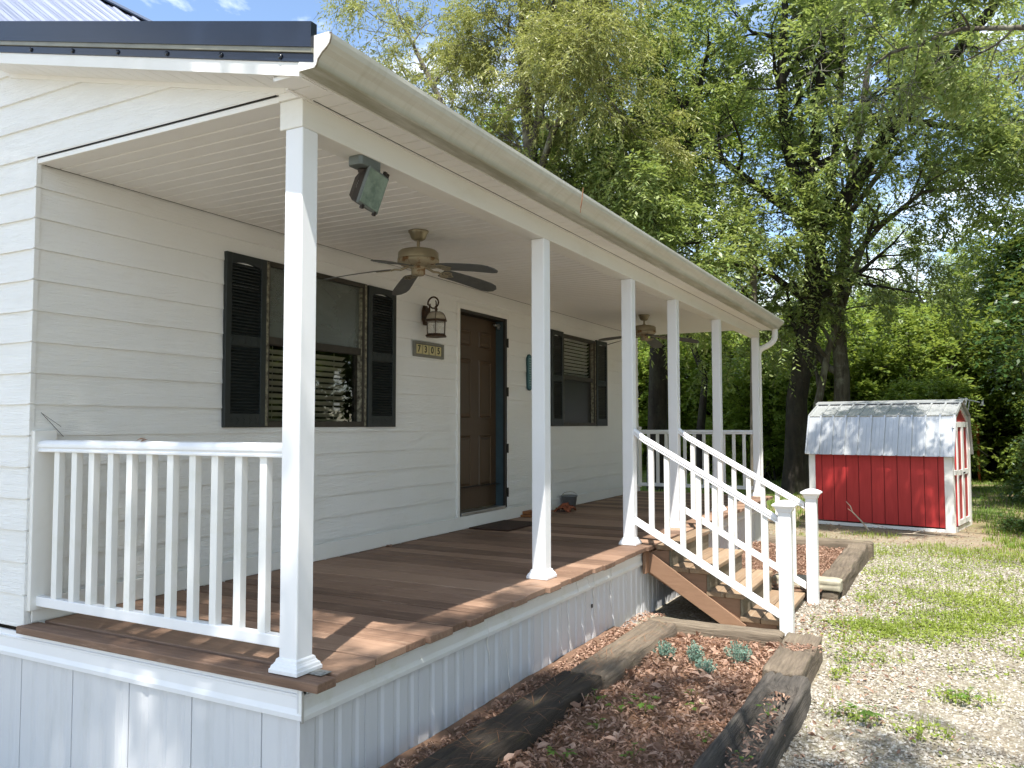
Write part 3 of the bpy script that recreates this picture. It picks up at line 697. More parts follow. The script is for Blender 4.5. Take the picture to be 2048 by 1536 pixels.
# ================================================================== stairs
ST = thing('porch_stairs', 'weathered wooden porch stairs with white handrails down to the gravel', 'stairs', (2.5, 4.8, -0.65))
NOSE = [(2.19, -0.002), (2.512, -0.178), (2.787, -0.356), (3.076, -0.537)]
for i, (x, z) in enumerate(NOSE):
    xb = 2.046 if i == 0 else NOSE[i-1][0]-0.035
    m = MB()
    xm = (xb+x)/2
    if i: m.box(xb, xm-.003, 4.225, 5.475, z-0.040, z); m.box(xm+.003, x, 4.22, 5.48, z-0.038, z)
    else: m.box(xb, x, 4.225, 5.475, z-0.040, z)
    m.build('tread', TREAD, ST, 0.006)
    zb = NOSE[i+1][1] if i < 3 else -0.68
    m = MB(); m.box(x-0.032, x-0.012, 4.235, 5.465, zb-(0.06 if i < 3 else 0), z-0.041); m.build('riser', RISER, ST, 0.003)
for y in (4.245, 5.415):
    m = MB(); prof = [(1.96, -0.06)]
    for i, (x, z) in enumerate(NOSE):
        prof += [(x-0.035, z-0.042)] if i == 0 else [(NOSE[i-1][0]-0.035, z-0.042), (x-0.035, z-0.042)]
    prof += [(3.04, -0.68), (2.72, -0.68), (1.96, -0.25)]
    m.prism([(a, b) for a, b in prof], 'y', y, y+0.04)
    m.build('stringer', STR, ST, 0.003)
    m = MB(); yy = y-0.027 if y < 5 else y+0.042
    m.prism([(1.965, -0.045), (2.80, -0.60), (2.80, -0.68), (2.70, -0.68), (1.965, -0.225)], 'y', yy, yy+0.025)
    m.build('stringer_board', STR, ST, 0.004)
m = MB(); m.box(1.955, 1.985, 4.13, 5.52, -0.24, -0.041); m.build('ledger_board', STR, ST, 0.003)
def newel(x, y):
    m = MB(); m.box(x, x+0.10, y, y+0.10, -0.70, 0.362); p = m.build('newel_post', VIN, ST, 0.006, 3)
    m = MB(); m.sq([(0.0505, 0.340), (0.058, 0.346), (0.062, 0.366), (0.076, 0.384), (0.088, 0.390), (0.088, 0.402), (0.080, 0.408), (0.05, 0.424), (0.012, 0.434), (0.0, 0.435)], x+.05, y+.05)
    m.build('post_cap', VIN, p, 0.002)
newel(3.082, 4.118); newel(3.095, 5.451)
def handrail(y, bx):
    e = bpy.data.objects.new('handrail', None); COL.objects.link(e); e.parent = ST; e.location = -ST.location
    x0, x1 = XP, 3.085; s = -0.560; zt = lambda x: 0.955+s*(x-1.93)
    m = MB(); pr = [(-.030, -.066), (.030, -.066), (.032, -.056), (.026, -.050), (.034, -.040), (.034, -.022), (.022, -.008), (0, -.003), (-.022, -.008), (-.034, -.022), (-.034, -.040), (-.026, -.050), (-.032, -.056)]
    n = len(pr); vs = [(x0, y+a, zt(x0)+b+.03) for a, b in pr]+[(1.97, y+a, zt(1.97)+b+.012) for a, b in pr]+[(x1, y+a, zt(x1)+b) for a, b in pr]
    fs = [tuple(range(n))[::-1], tuple(range(2*n, 3*n))]
    for k in range(2):
        for i in range(n): j = (i+1) % n; fs.append((k*n+i, k*n+j, k*n+n+j, k*n+n+i))
    m.add(vs, fs); m.build('top_rail', VIN, e, 0.002)
    zb = lambda x: 0.178-0.565*(x-1.985)
    m = MB(); q = [(-.022, -.062), (.022, -.062), (.022, 0), (-.022, 0)]
    vs = [(x, y+a, zb(x)+b) for x in (x0+.002, x1) for a, b in q]
    m.add(vs, [(0,3,2,1),(4,5,6,7),(0,1,5,4),(1,2,6,5),(2,3,7,6),(3,0,4,7)]); m.build('bottom_rail', VIN, e, 0.003)
    for b in bx:
        m = MB(); c = b+.021
        P = [(xx, yy, z) for z in (0, 1) for xx, yy in ((b, y-.017), (b+.042, y-.017), (b+.042, y+.017), (b, y+.017))]
        P = [(xx, yy, (zb(xx)-.002 if z == 0 else zt(xx)-.062)) for xx, yy, z in P]
        m.add(P, [(0,3,2,1),(4,5,6,7),(0,1,5,4),(1,2,6,5),(2,3,7,6),(3,0,4,7)]); m.build('baluster', VINB, e, 0.002)
handrail(4.168, [2.008, 2.145, 2.281, 2.417, 2.553, 2.686, 2.820, 2.957]); handrail(5.50, [1.999, 2.138, 2.273, 2.408, 2.547, 2.682, 2.817, 2.958])

# ================================================================== porch fixtures
def fan(cx, cy, label, phase, grp):
    t = thing('ceiling_fan', label, 'ceiling fan', (cx, cy, ZC), grp)
    m = MB(); m.lathe([(0.074, 0), (0.074, -0.012), (0.066, -0.020), (0.050, -0.060), (0.030, -0.072), (0.012, -0.074)], (cx, cy, ZC), 24); m.build('ceiling_canopy', FANM, t)
    m = MB(); m.tube([(cx, cy, ZC-.07), (cx, cy, ZC-.135)], 0.012, 10); m.lathe([(0.012, 0.02), (0.024, 0.012), (0.024, -.004)], (cx, cy, ZC-.137), 12); m.build('downrod', FANM, t)
    m = MB(); m.lathe([(0.03, 0), (0.09, -0.004), (0.130, -0.014), (0.146, -0.030), (0.148, -0.070), (0.148, -0.078)], (cx, cy, ZC-.132), 40); h = m.build('motor_housing', FANM, t)
    m = MB(); m.lathe([(0.150, 0), (0.150, -0.022), (0.130, -0.040), (0.085, -0.052), (0.07, -0.058)], (cx, cy, ZC-.21), 40); v = m.build('vented_motor_base', RUST, t)
    m = MB()
    for k in range(28):
        a = 2*math.pi*k/28; d = Vector((math.cos(a), math.sin(a), 0)); c = Vector((cx, cy, ZC-.246))+d*0.118
        m.obox(c, d+Vector((0, 0, .45)), (-d.y, d.x, 0), Vector((0, 0, 1))-d*.45, 0.022, 0.0045, 0.0035)
    m.build('vent_slot', DARKGAP, v)
    m = MB(); m.lathe([(0.060, 0), (0.060, -0.008), (0.050, -0.016), (0.050, -0.048), (0.040, -0.060), (0.008, -0.062)], (cx, cy, ZC-.266), 24); s = m.build('switch_housing', RUST, t)
    m = MB(); m.tube([(cx+.02, cy-.01, ZC-.325), (cx+.022, cy-.012, ZC-.352)], 0.0012, 4); m.build('pull_chain', STEEL, s)
    for k in range(5):
        a = R(phase+72*k); d = Vector((math.cos(a), math.sin(a), 0)); sd = Vector((-d.y, d.x, 0))
        z0 = ZC-.275; tilt = 0.23
        def P(rr, w, dz=0.0):
            drop = 0.02*rr+0.16*max(rr-.12, 0)**1.5
            return Vector((cx, cy, z0-drop+dz))+d*rr+(sd+Vector((0, 0, -tilt)))*w
        m = MB(); outl = [(0.205, -.050), (0.22, -.058), (0.45, -.068), (0.61, -.070), (0.665, -.058), (0.685, -.02), (0.685, .02), (0.665, .058), (0.61, .070), (0.45, .068), (0.22, .058), (0.205, .050)]
        # build as strips so the sag shows
        vs = []; fs = []; rows = [(0.20, .050), (0.23, .060), (0.32, .064), (0.42, .067), (0.52, .070), (0.61, .070), (0.66, .056), (0.69, .022)]
        for dz in (0.0, -0.006):
            for rr, w in rows: vs += [P(rr, -w, dz), P(rr, w, dz)]
        n = len(rows)
        for i in range(n-1):
            fs.append((2*i, 2*i+1, 2*i+3, 2*i+2)); b = 2*n; fs.append((b+2*i, b+2*i+2, b+2*i+3, b+2*i+1))
            fs.append((2*i, 2*i+2, b+2*i+2, b+2*i)); fs.append((2*i+1, b+2*i+1, b+2*i+3, 2*i+3))
        fs += [(0, b, b+1, 1), (2*n-2, 2*n-1, b+2*n-1, b+2*n-2)]
        m.add(vs, fs); bl = m.build('blade', BLADE, t)
        m = MB(); m.tube([Vector((cx, cy, ZC-.262))+d*.07, Vector((cx, cy, ZC-.285))+d*.13, P(.17, 0, -.004), P(.20, 0, -.010)], [.010, .009, .008, .007], 6)
        for w0 in (-.026, .026):
            pts = [P(.235+.035*math.cos(q), w0+.022*math.sin(q), -.010) for q in np.linspace(0, 2*math.pi, 13)]
            m.tube(pts, 0.0045, 5, False)
        m.tube([P(.19, -.01, -.009), P(.22, -.03, -.009), P(.27, -.02, -.009), P(.30, 0, -.009), P(.27, .02, -.009), P(.22, .03, -.009), P(.19, .01, -.009)], 0.005, 5)
        m.build('blade_iron', FANM, bl)
fan(0.937, 2.226, 'rust spotted ceiling fan with grey blades hanging near the first window', -6, 'ceiling fans under the porch roof')
fan(0.896, 7.329, 'ceiling fan at the far end of the porch, half behind the middle posts', 20, 'ceiling fans under the porch roof')

def floodlight():
    t = thing('floodlight', 'dusty square floodlight hanging on a grey box under the porch beam', 'floodlight', (1.83, 0.52, ZB))
    m = MB(); m.prism([(1.79, .415), (1.805, .40), (1.862, .40), (1.876, .415), (1.876, .55), (1.862, .565), (1.805, .565), (1.79, .55)], 'z', ZB-.045, ZB); m.build('junction_box', FLG, t, 0.004)
    m = MB(); m.lathe([(0.03, 0), (0.028, -0.014), (0.014, -0.02), (0.014, -.06)], (1.825, .485, ZB-.044), 14)
    m.tube([(1.84, .54, ZB-.05), (1.85, .56, ZB-.06), (1.856, .585, ZB-.06), (1.858, .60, ZB-.075)], 0.006, 6); m.build('swivel', FLD, t)
    n = Vector((0.97, -0.10, -0.20)).normalized(); hv = Vector((0, -0.22, -0.97)); hv = (hv-n*hv.dot(n)).normalized(); wv = hv.cross(n).normalized()
    if wv.y < 0: wv = -wv
    c = Vector((1.862, 0.512, 2.172))
    def ring(s, q, dz, w=.070, h=.094): return [c+n*dz+wv*(a*(w*s))+hv*(b*(h*s)) for a, b in ((-1, -1), (1, -1), (1, 1), (-1, 1))]
    m = MB(); vs = ring(1.04, 0, -.012)+ring(1.04, 0, .006); m.add(vs, [(0,3,2,1),(4,5,6,7),(0,1,5,4),(1,2,6,5),(2,3,7,6),(3,0,4,7)])
    m.build('lens_frame', FLG, t, 0.006)
    m = MB(); vs = ring(0.93, 0, .0062)+ring(0.92, 0, .009); m.add(vs, [(0,3,2,1),(4,5,6,7),(0,1,5,4),(1,2,6,5),(2,3,7,6),(3,0,4,7)]); m.build('lens', FLGL, t)
    m = MB(); A = ring(1.0, 0, -.0125); B = ring(.86, 0, -.06); D = ring(.50, 0, -.115)
    m.add(A+B+D, [(0,1,5,4),(1,2,6,5),(2,3,7,6),(3,0,4,7),(4,5,9,8),(5,6,10,9),(6,7,11,10),(7,4,8,11),(8,9,10,11)]); b = m.build('housing', FLD, t, 0.006)
    m = MB(); q = c-n*.040-wv*.0605; m.obox(q, hv, n, wv, .020, .012, .0015)
    m.build('rating_sticker', WHITE, b)
    for a, bb in ((-.5, 1.08), (.75, 1.06), (.55, -1.12), (.8, -1.10)): m = MB(); m.obox(c+wv*.070*a+hv*.094*bb, wv, hv, n, .007, .010, .008); m.build('frame_clip', FLD, b)
floodlight()

def lantern():
    cx, cy = 0.19, 3.588
    t = thing('wall_lantern', 'dark bronze wall lantern with scrolled arm above the house number', 'lantern', (0.02, 3.66, 2.05))
    m = MB()
    for xx, s in ((0.016, 1.0), (0.030, .82)):
        w, h = .052*s, .092*s; poly = [(cy+.07-w*.55, 2.055-h), (cy+.07+w*.55, 2.055-h), (cy+.07+w, 2.055-h*.45), (cy+.07+w, 2.055+h*.45), (cy+.07+w*.55, 2.055+h), (cy+.07-w*.55, 2.055+h), (cy+.07-w, 2.055+h*.45), (cy+.07-w, 2.055-h*.45)]
        m.prism(poly, 'x', xx, xx+.014)
    m.build('backplate', LANT, t, 0.003)
    m = MB(); pts = [(.045, cy+.07, 2.06), (.075, cy+.06, 2.08), (.085, cy+.05, 2.14)]
    for k in range(20):
        q = math.pi*(1-k/9.5); rr = .062*(1-max(0, k-9)*0.062); a = Vector((.147, cy+.02, 2.150)); pts.append((a.x+rr*math.cos(q), a.y-.02*(k/20), a.z+rr*math.sin(q)))
    m.tube(pts, [.0085]*10+[.0085-.0002*k for k in range(len(pts)-10)], 8); m.tube([(cx, cy, 2.125), (cx, cy, 2.16), (cx-.006, cy, 2.175)], .006, 6); m.build('scroll_arm', LANT, t)
    m = MB(); m.lathe([(0.004, .135), (0.014, .125), (0.008, .112), (0.017, .100), (0.010, .088), (0.016, .078)], (cx, cy, 1.995), 12); m.build('finial', LANT, t)
    ns = 6
    def dome(q): return 0.018+0.082*math.sin(q), 0.005+0.072*math.cos(q)
    m = MB(); m.lathe([dome(q) for q in np.linspace(0, math.pi/2, 7)], (cx, cy, 1.995), ns, False); m.build('dome_glass', DOMEG, t)
    m = MB()
    for k in range(ns):
        a = 2*math.pi*k/ns; m.tube([(cx+dome(q)[0]*1.015*math.cos(a), cy+dome(q)[0]*1.015*math.sin(a), 1.995+dome(q)[1]) for q in np.linspace(0, math.pi/2, 7)], .0035, 5)
    m.lathe([(0.098, .004), (0.112, -.002), (0.106, -.010), (0.092, -.016)], (cx, cy, 1.995), ns, False)
    m.lathe([(0.0, -.128+.014), (0.088, -.128+.010), (0.098, -.128), (0.108, -.138), (0.104, -.145), (0.0, -.147)], (cx, cy, 1.985), ns, False)
    for k in range(ns):
        a = 2*math.pi*k/ns; m.tube([(cx+.094*math.cos(a), cy+.094*math.sin(a), 1.985), (cx+.090*math.cos(a), cy+.090*math.sin(a), 1.862)], .0036, 5)
    m.build('cage', LANT, t)
    m = MB(); m.lathe([(0.088, .0), (0.085, -.118)], (cx, cy, 1.983), ns, False); m.build('glass_panel', LGL, t)
    m = MB(); m.lathe([(0.013, -.085), (0.014, -.06), (0.020, -.045), (0.030, -.025), (0.031, -.008), (0.022, .010), (0.008, .018)], (cx, cy, 1.955), 16); m.lathe([(0.014, 0), (0.014, -.045)], (cx, cy, 1.872+.02), 12); m.build('bulb', BULB, t)
lantern()

def text_mesh(txt, size, name, mat, parent, loc, bold=0.0):
    cu = bpy.data.curves.new('lettering', 'FONT'); cu.body = txt; cu.size = size; cu.extrude = 0.0015; cu.offset = bold; cu.align_x = 'CENTER'; cu.align_y = 'CENTER'
    ob = bpy.data.objects.new('lettering', cu); COL.objects.link(ob)
    dg = bpy.context.evaluated_depsgraph_get(); me = bpy.data.meshes.new_from_object(ob.evaluated_get(dg)); bpy.data.objects.remove(ob)
    o = bpy.data.objects.new(name, me); COL.objects.link(o); me.materials.clear(); me.materials.append(mat)
    M = Matrix(((0, 0, 1, 0), (1, 0, 0, 0), (0, 1, 0, 0), (0, 0, 0, 1)))   # local x -> +Y, y -> +Z, z -> +X
    me.transform(M); o.parent = parent; o.location = Vector(loc)-world_loc(parent); return o
def plaque():
    t = thing('house_number_plaque', 'grey framed plaque of cream tiles reading 7305 below the lantern', 'house number', (0.016, 3.71, 1.735))
    m = MB(); y0, y1, z0, z1 = 3.465, 3.957, 1.665, 1.806; m.box(.014, .022, y0, y1, z0, z1)
    for a in ((y0, y1, z0, z0+.024), (y0, y1, z1-.024, z1), (y0, y0+.03, z0+.024, z1-.024), (y1-.03, y1, z0+.024, z1-.024)): m.box(.022, .040, *a)
    m.build('frame', PLQ, t, 0.003)
    w = (y1-y0-.06)/4
    for k, ch in enumerate('7305'):
        yc = y0+.03+w*(k+.5); m = MB(); m.box(.0225, .030, yc-w/2+.003, yc+w/2-.003, z0+.027, z1-.027); ti = m.build('number_tile', TILE, t, 0.002)
        m = MB(); rg = random.Random(k)
        for j in range(8):
            zz = z0+.034+(z1-z0-.068)*j/7; hh = rg.uniform(.0025, .0045)
            for sd in (-1, 1): m.box(.0302, .0312, yc+sd*(w/2-.007)-.0025, yc+sd*(w/2-.007)+.0025, zz-hh, zz+hh)
        m.build('tile_border', PLQ, ti)
        text_mesh(ch, 0.088, 'number', BLACK, ti, (.0315, yc, 1.7355), 0.0012)
plaque()
def oval_sign():
    t = thing('oval_wall_sign', 'narrow teal rounded wall sign half hidden by the second post', 'sign', (0.016, 5.79, 1.645))
    def shape(w, h):
        P = []
        for q in np.linspace(0, math.pi, 9): P.append((5.795+w*math.cos(q), 1.645+h-w+w*math.sin(q)))
        for q in np.linspace(math.pi, 2*math.pi, 9): P.append((5.795+w*math.cos(q), 1.645-h+w+w*math.sin(q)))
        return P
    m = MB(); m.prism(shape(.066, .212), 'x', .014, .030); m.build('rim', TEALD, t, 0.003)
    m = MB(); m.prism(shape(.054, .198), 'x', .0302, .036); m.build('face', TEAL, t, 0.002)
    m = MB(); rg = random.Random(3)
    for k in range(12): z = 1.49+k*.028; m.box(.0362, .0372, 5.795-rg.uniform(.012, .03), 5.795+rg.uniform(.012, .03), z, z+.010)
    m.build('weathered_mark', PALET, t)
oval_sign()
m = MB(); m.box(0.05, 0.50, 4.40, 5.14, 0.0015, 0.014); tag(m.build('door_mat', MATM, None, 0.004), 'worn dark brown doormat on the deck boards before the brown door', 'doormat')
def pail():
    t = thing('pail', 'grey plastic pail against the wall past the door', 'pail', (0.12, 6.72, 0))
    m = MB(); m.lathe([(0.075, .001), (0.098, .15), (0.104, .152), (0.104, .165), (0.096, .165), (0.09, .15), (0.068, .012), (0.0, .010)], (.135, 6.66, 0), 24); m.build('bucket', PAIL, t)
    m = MB(); m.tube([(.135+.104*math.cos(q), 6.66+.02, .158+.01*0+.05*math.sin(q)) for q in np.linspace(0, math.pi, 9)], .003, 5); m.build('bail_handle', STEEL, t)
pail()
def rag():
    rng = np.random.default_rng(3); n = 14; V = []; F = []
    nz = VNoise(8)
    for i in range(n):
        for j in range(n):
            a, b = i/(n-1)-.5, j/(n-1)-.5; rr = math.hypot(a, b)
            V.append((0.21+a*.20+float(nz(i*.6, j*.6))*.03, 6.36+b*.26, max(0.004, .075*(1-2*rr)+.07*float(nz(i*.9+9, j*.9)))))
    for i in range(n-1):
        for j in range(n-1): q = i*n+j; F.append((q, q+n, q+n+1, q+1))
    o = np_mesh('rag', V, F, ORAG, None, True); tag(o, 'crumpled rust orange rag lying in front of the grey pail', 'rag')
    s = o.modifiers.new('thick', 'SOLIDIFY'); s.thickness = 0.003
rag()
m = MB(); m.box(.03, .13, 5.60, 5.80, .026, .062); m.box(.03, .16, 5.55, 5.86, 0.001, .024); tag(m.build('wood_block', OBRK, None, 0.004), 'orange brown block on a board at the wall beside the second post', 'block')
def leafpile(name, label, x, y, z, n, seed):
    rng = np.random.default_rng(seed); m = MB()
    for i in range(n):
        c = Vector((x+rng.normal(0, .02), y+rng.normal(0, .02), z+.004+rng.random()*.008)); a = rng.random()*6.28; s = .018+.012*rng.random()
        d = Vector((math.cos(a), math.sin(a), .25)); e = Vector((-math.sin(a), math.cos(a), 0))
        m.add([c-d*s, c+e*s*.5+Vector((0, 0, .006)), c+d*s, c-e*s*.5+Vector((0, 0, .006))], [(0, 1, 2, 3)])
    tag(m.build(name, LITTER), label, 'leaf')
leafpile('fallen_leaf', 'curled dry leaf on the deck beside the third post', 0.62, 7.0, 0, 2, 1)
leafpile('fallen_leaf', 'scrap of dry leaf on the near top rail', 0.83, 0.05, 0.957, 2, 2)
leafpile('fallen_leaf', 'dry leaves caught against the base board behind the near post', 0.05, 3.05, 0.0, 5, 6)
m = MB(); m.tube([(2.207, 2.29, 2.60), (2.210, 2.27, 2.52), (2.206, 2.24, 2.42)], .0022, 4); m.tube([(2.207, 2.29, 2.60), (2.212, 2.25, 2.50), (2.209, 2.235, 2.45)], .0016, 4)
tag(m.build('pine_needle', NEEDLE), 'pinkish pine needle hanging over the front edge of the gutter', 'pine needle')

# ================================================================== garden beds
def timber(name, label, mat, x0, x1, y0, y1, z0, z1, seed, rough=0.012, along='y', hollow=None, notch=(), grp='old landscape timbers edging the beds'):
    nz = VNoise(seed); nz2 = VNoise(seed+50)
    Lx = (y1-y0) if along == 'y' else (x1-x0); Wd = (x1-x0) if along == 'y' else (y1-y0); Hh = z1-z0
    nl = max(30, int(Lx/0.022)); per = []
    nw, nh = 18, 10
    for k in range(nw): per.append((-.5+k/nw, .5))
    for k in range(nh): per.append((.5, .5-k/nh))
    for k in range(nw): per.append((.5-k/nw, -.5))
    for k in range(nh): per.append((-.5, -.5+k/nh))
    per = np.array(per); n = len(per)
    # rounded corners
    rc = np.maximum(np.abs(per[:, 0]), 0)*0+1
    T = np.linspace(0, 1, nl)
    V = np.zeros((nl, n, 3))
    for i, t in enumerate(T):
        a, b = per[:, 0].copy(), per[:, 1].copy()
        ca = np.clip(np.abs(a)-.40, 0, 1)*10; cb = np.clip(np.abs(b)-.36, 0, 1)*7
        cut = .05*ca*cb; w = a*Wd*(1-cut); h = b*Hh*(1-cut)
        s = t*Lx; g = (nz.fbm(s*1.4+per[:, 0]*3, per[:, 1]*3+per[:, 0]*9, 4)-.47)*rough*3.2+(nz2.fbm(s*2.5+np.zeros(n), np.arange(n)*0.9, 3)-.45)*rough*2.2
        end = min(t, 1-t)*Lx; g = g-0.02*max(0, 1-end/0.03)
        w = w+np.sign(a)*(np.abs(a) > .45)*g*.7; h = h+(b > .45)*g+(b < -.45)*g*.3
        h = h+0.012*(nz(s*.8, 3.3)-.5)*(b > .45); w = w+0.02*(nz(s*.6, 8.3)-.5)
        if hollow:
            h0, h1, dp = hollow
            if h0 < t < h1:
                e = smooth01((t-h0)/.10)*smooth01((h1-t)/.05); wall = .26+.12*(float(nz(s*3, 1.1))-.5)
                prof = smooth01((.5-np.abs(a-.03)-wall*.42)/.13)
                h = h-(b > .45)*prof*e*dp*(0.75+.6*nz2.fbm(s*6, a*12, 3))
        for (na, nb, dp) in notch:
            if na < s < nb: h = h-(b > .45)*dp
        if along == 'y': V[i] = np.stack([(x0+x1)/2+w, np.full(n, y0+s), (z0+z1)/2+h], -1)
        else: V[i] = np.stack([np.full(n, x0+s), (y0+y1)/2-w, (z0+z1)/2+h], -1)
    idx = np.arange(nl*n).reshape(nl, n); nx = np.roll(idx, -1, 1)
    F = np.stack([idx[:-1], idx[1:], nx[1:], nx[:-1]], -1).reshape(-1, 4)
    me = bpy.data.meshes.new(name); fl = [tuple(q) for q in F.tolist()]+[tuple(idx[0]), tuple(idx[-1][::-1])]
    me.from_pydata(V.reshape(-1, 3).tolist(), [], fl); me.polygons.foreach_set('use_smooth', [True]*len(F)+[False]*2); me.update(); me.materials.append(mat)
    o = bpy.data.objects.new(name, me); COL.objects.link(o); tag(o, label, 'landscape timber', grp); return o
timber('landscape_timber', 'dark damp timber running along the white skirting of the near bed', TIMD, 2.215, 2.455, -0.6, 1.99, -0.70, -0.445, 11, .012)
timber('landscape_timber', 'sun bleached timber along the skirting ending under the stair side', TIMG, 2.20, 2.46, 2.0, 3.44, -0.70, -0.455, 12, .010)
timber('landscape_timber', 'grey cross timber between the near bed and the porch stairs', TIMX, 2.21, 3.215, 3.455, 3.60, -0.70, -0.455, 13, .008, 'x')
timber('landscape_timber', 'rotten hollowed out timber full of debris in front of the near bed', TIMR, 3.27, 3.535, -0.2, 2.60, -0.70, -0.465, 14, .014, 'y', (0.28, 0.93, 0.115))
timber('landscape_timber', 'notched grey timber with yellow lichen at the front corner by the near newel post', TIMG, 3.235, 3.475, 2.615, 3.60, -0.70, -0.455, 15, .010, 'y', None, ((.50, .72, .025),))
timber('landscape_timber', 'grey timber with notches at the front of the far bed beyond the stairs', TIMG, 3.165, 3.375, 5.96, 8.62, -0.72, -0.46, 16, .010, 'y', None, ((.45, .70, .02), (2.1, 2.4, .02)))
timber('landscape_timber', 'weathered timber closing the far end of the far bed near the shed', TIMX, 2.10, 3.42, 8.635, 8.87, -0.73, -0.455, 17, .010, 'x')
timber('landscape_timber', 'short pale sawn timber lying on top beside the far newel post', CONC, 2.72, 3.355, 5.74, 5.945, -0.555, -0.455, 18, .010, 'x')
timber('landscape_timber', 'lower split timber under the pale sawn timber by the far newel post', TIMX, 2.72, 3.33, 5.75, 5.94, -0.72, -0.565, 19, .012, 'x')
def bed(name, x0, x1, y0, y1, seed, amp=.10):
    nz = VNoise(seed); xs = np.linspace(x0, x1, 40); ys = np.linspace(y0, y1, 90); X, Y = np.meshgrid(xs, ys, indexing='ij')
    Z = -0.545+(nz.fbm(X*3, Y*3)-.47)*amp; n, k = X.shape; idx = np.arange(n*k).reshape(n, k)
    F = np.stack([idx[:-1, :-1], idx[1:, :-1], idx[1:, 1:], idx[:-1, 1:]], -1)
    tag(np_mesh(name, np.stack([X, Y, Z], -1), F, SOIL, None, True), kind='structure')
    return lambda x, y: -0.545+(nz.fbm(x*3, y*3)-.47)*amp
bedz = bed('bed_soil', 2.40, 3.30, -0.6, 3.50, 21); bedz2 = bed('bed_soil', 1.95, 3.2, 5.6, 8.7, 22); bedz3 = bed('bed_soil', 1.935, 2.26, -0.6, 3.48, 23, .035)

def leaves_np(P, rng, size, mat, name, curl=0.35, asp=0.5, tilt=0.35, kind='stuff', parent=None):
    n = len(P); a = rng.random(n)*2*np.pi; s = size[0]+(size[1]-size[0])*rng.random(n)
    d = np.stack([np.cos(a), np.sin(a), rng.normal(0, tilt, n)], -1); d /= np.linalg.norm(d, axis=1)[:, None]
    up = np.stack([rng.normal(0, tilt, n), rng.normal(0, tilt, n), np.ones(n)], -1); e = np.cross(up, d); e /= np.linalg.norm(e, axis=1)[:, None]; w = np.cross(d, e)
    S = s[:, None]; c = (curl*rng.normal(1, .5, n))[:, None]
    A = P-d*S*.5; B = P+d*S*.5; m = P+0*d
    l1 = P-d*S*.15+e*S*asp*.5+w*S*c*.4; l2 = P+d*S*.2+e*S*asp*.42+w*S*c*.4; r1 = P-d*S*.15-e*S*asp*.5+w*S*c*.4; r2 = P+d*S*.2-e*S*asp*.42+w*S*c*.4
    V = np.stack([A, l1, l2, B, r2, r1], 1)     # two quads sharing the midrib ends
    b = np.arange(n)[:, None]*6; F = np.concatenate([b+np.array([[0, 3, 2, 1]]), b+np.array([[0, 5, 4, 3]])], 0)
    o = np_mesh(name, V, F, mat, parent); tag(o, kind=kind); return o
rng = np.random.default_rng(77)
def litter():
    n = 9500; x = 2.43+rng.random(n)*.86; y = -0.6+rng.random(n)*4.1; P = np.stack([x, y, bedz(x, y)+.006+rng.random(n)*.03], -1)
    n2 = 6000; x2 = 2.0+rng.random(n2)*1.18; y2 = 5.7+rng.random(n2)*2.95; P2 = np.stack([x2, y2, bedz2(x2, y2)+.006+rng.random(n2)*.03], -1)
    n3 = 1900; x3 = 1.95+np.abs(rng.normal(.16, .1, n3)); y3 = -.4+rng.random(n3)*4.4; x3 = 2.0+.2*rng.random(n3); P3 = np.stack([x3, y3, bedz3(x3, y3)+.006+rng.random(n3)*.015], -1)
    n4 = 420; t = rng.random(n4); x4 = 3.55+np.abs(rng.normal(0, .35, n4)); y4 = 0.2+t*5.6; P4 = np.stack([x4, y4, gzv(y4)+.012], -1)
    n5 = 260; x5 = 3.0+rng.random(n5)*.55; y5 = 4.15+rng.random(n5)*1.6; P5 = np.stack([x5, y5, gzv(y5)+.014], -1)
    n6 = 260; t6 = 0.35+rng.random(n6)*2.0; P6 = np.stack([3.405+rng.normal(0, .05, n6), t6, np.full(n6, -.53)+rng.random(n6)*.02], -1)
    n7 = 90; P7 = np.stack([3.36+rng.normal(0, .07, n7), 3.22+rng.normal(0, .07, n7), np.full(n7, -.468)], -1)
    n8 = 2600; x8 = 1.2+rng.random(n8)*5; y8 = 9.2+rng.random(n8)*4.5; P8 = np.stack([x8, y8, gzv(y8)+.012], -1)
    leaves_np(np.concatenate([P, P2, P3, P4, P5, P6, P7, P8]), rng, (.016, .046), LITTER, 'fallen_leaf_litter', .4, .36, .45)
    nb = 150; xb = 2.46+rng.random(nb)*.8; yb = -.4+rng.random(nb)*3.8; leaves_np(np.stack([xb, yb, bedz(xb, yb)+.03+rng.random(nb)*.015], -1), rng, (.045, .085), LITTER, 'large_fallen_leaves', .5, .5, .5)
    m = 1700; x = 2.43+rng.random(m)*.85; y = -.5+rng.random(m)*4; z = bedz(x, y)+.03
    a = np.concatenate([np.stack([x, y, z], -1), np.stack([2.23+rng.random(160)*.25, rng.random(160)*3.4, np.full(160, -.432)], -1)]); m = len(a)
    th = rng.random(m)*6.28; l = .04+rng.random(m)*.06; d = np.stack([np.cos(th), np.sin(th), rng.normal(0, .2, m)], -1)*l[:, None]; s = np.stack([-np.sin(th), np.cos(th), np.zeros(m)], -1)*.0012
    V = np.stack([a-d, a-s+[0, 0, .008], a+d, a+s+[0, 0, .008]], 1); F = np.arange(m*4).reshape(m, 4)
    tag(np_mesh('pine_straw', V, F, NEEDLE), kind='stuff')
litter()
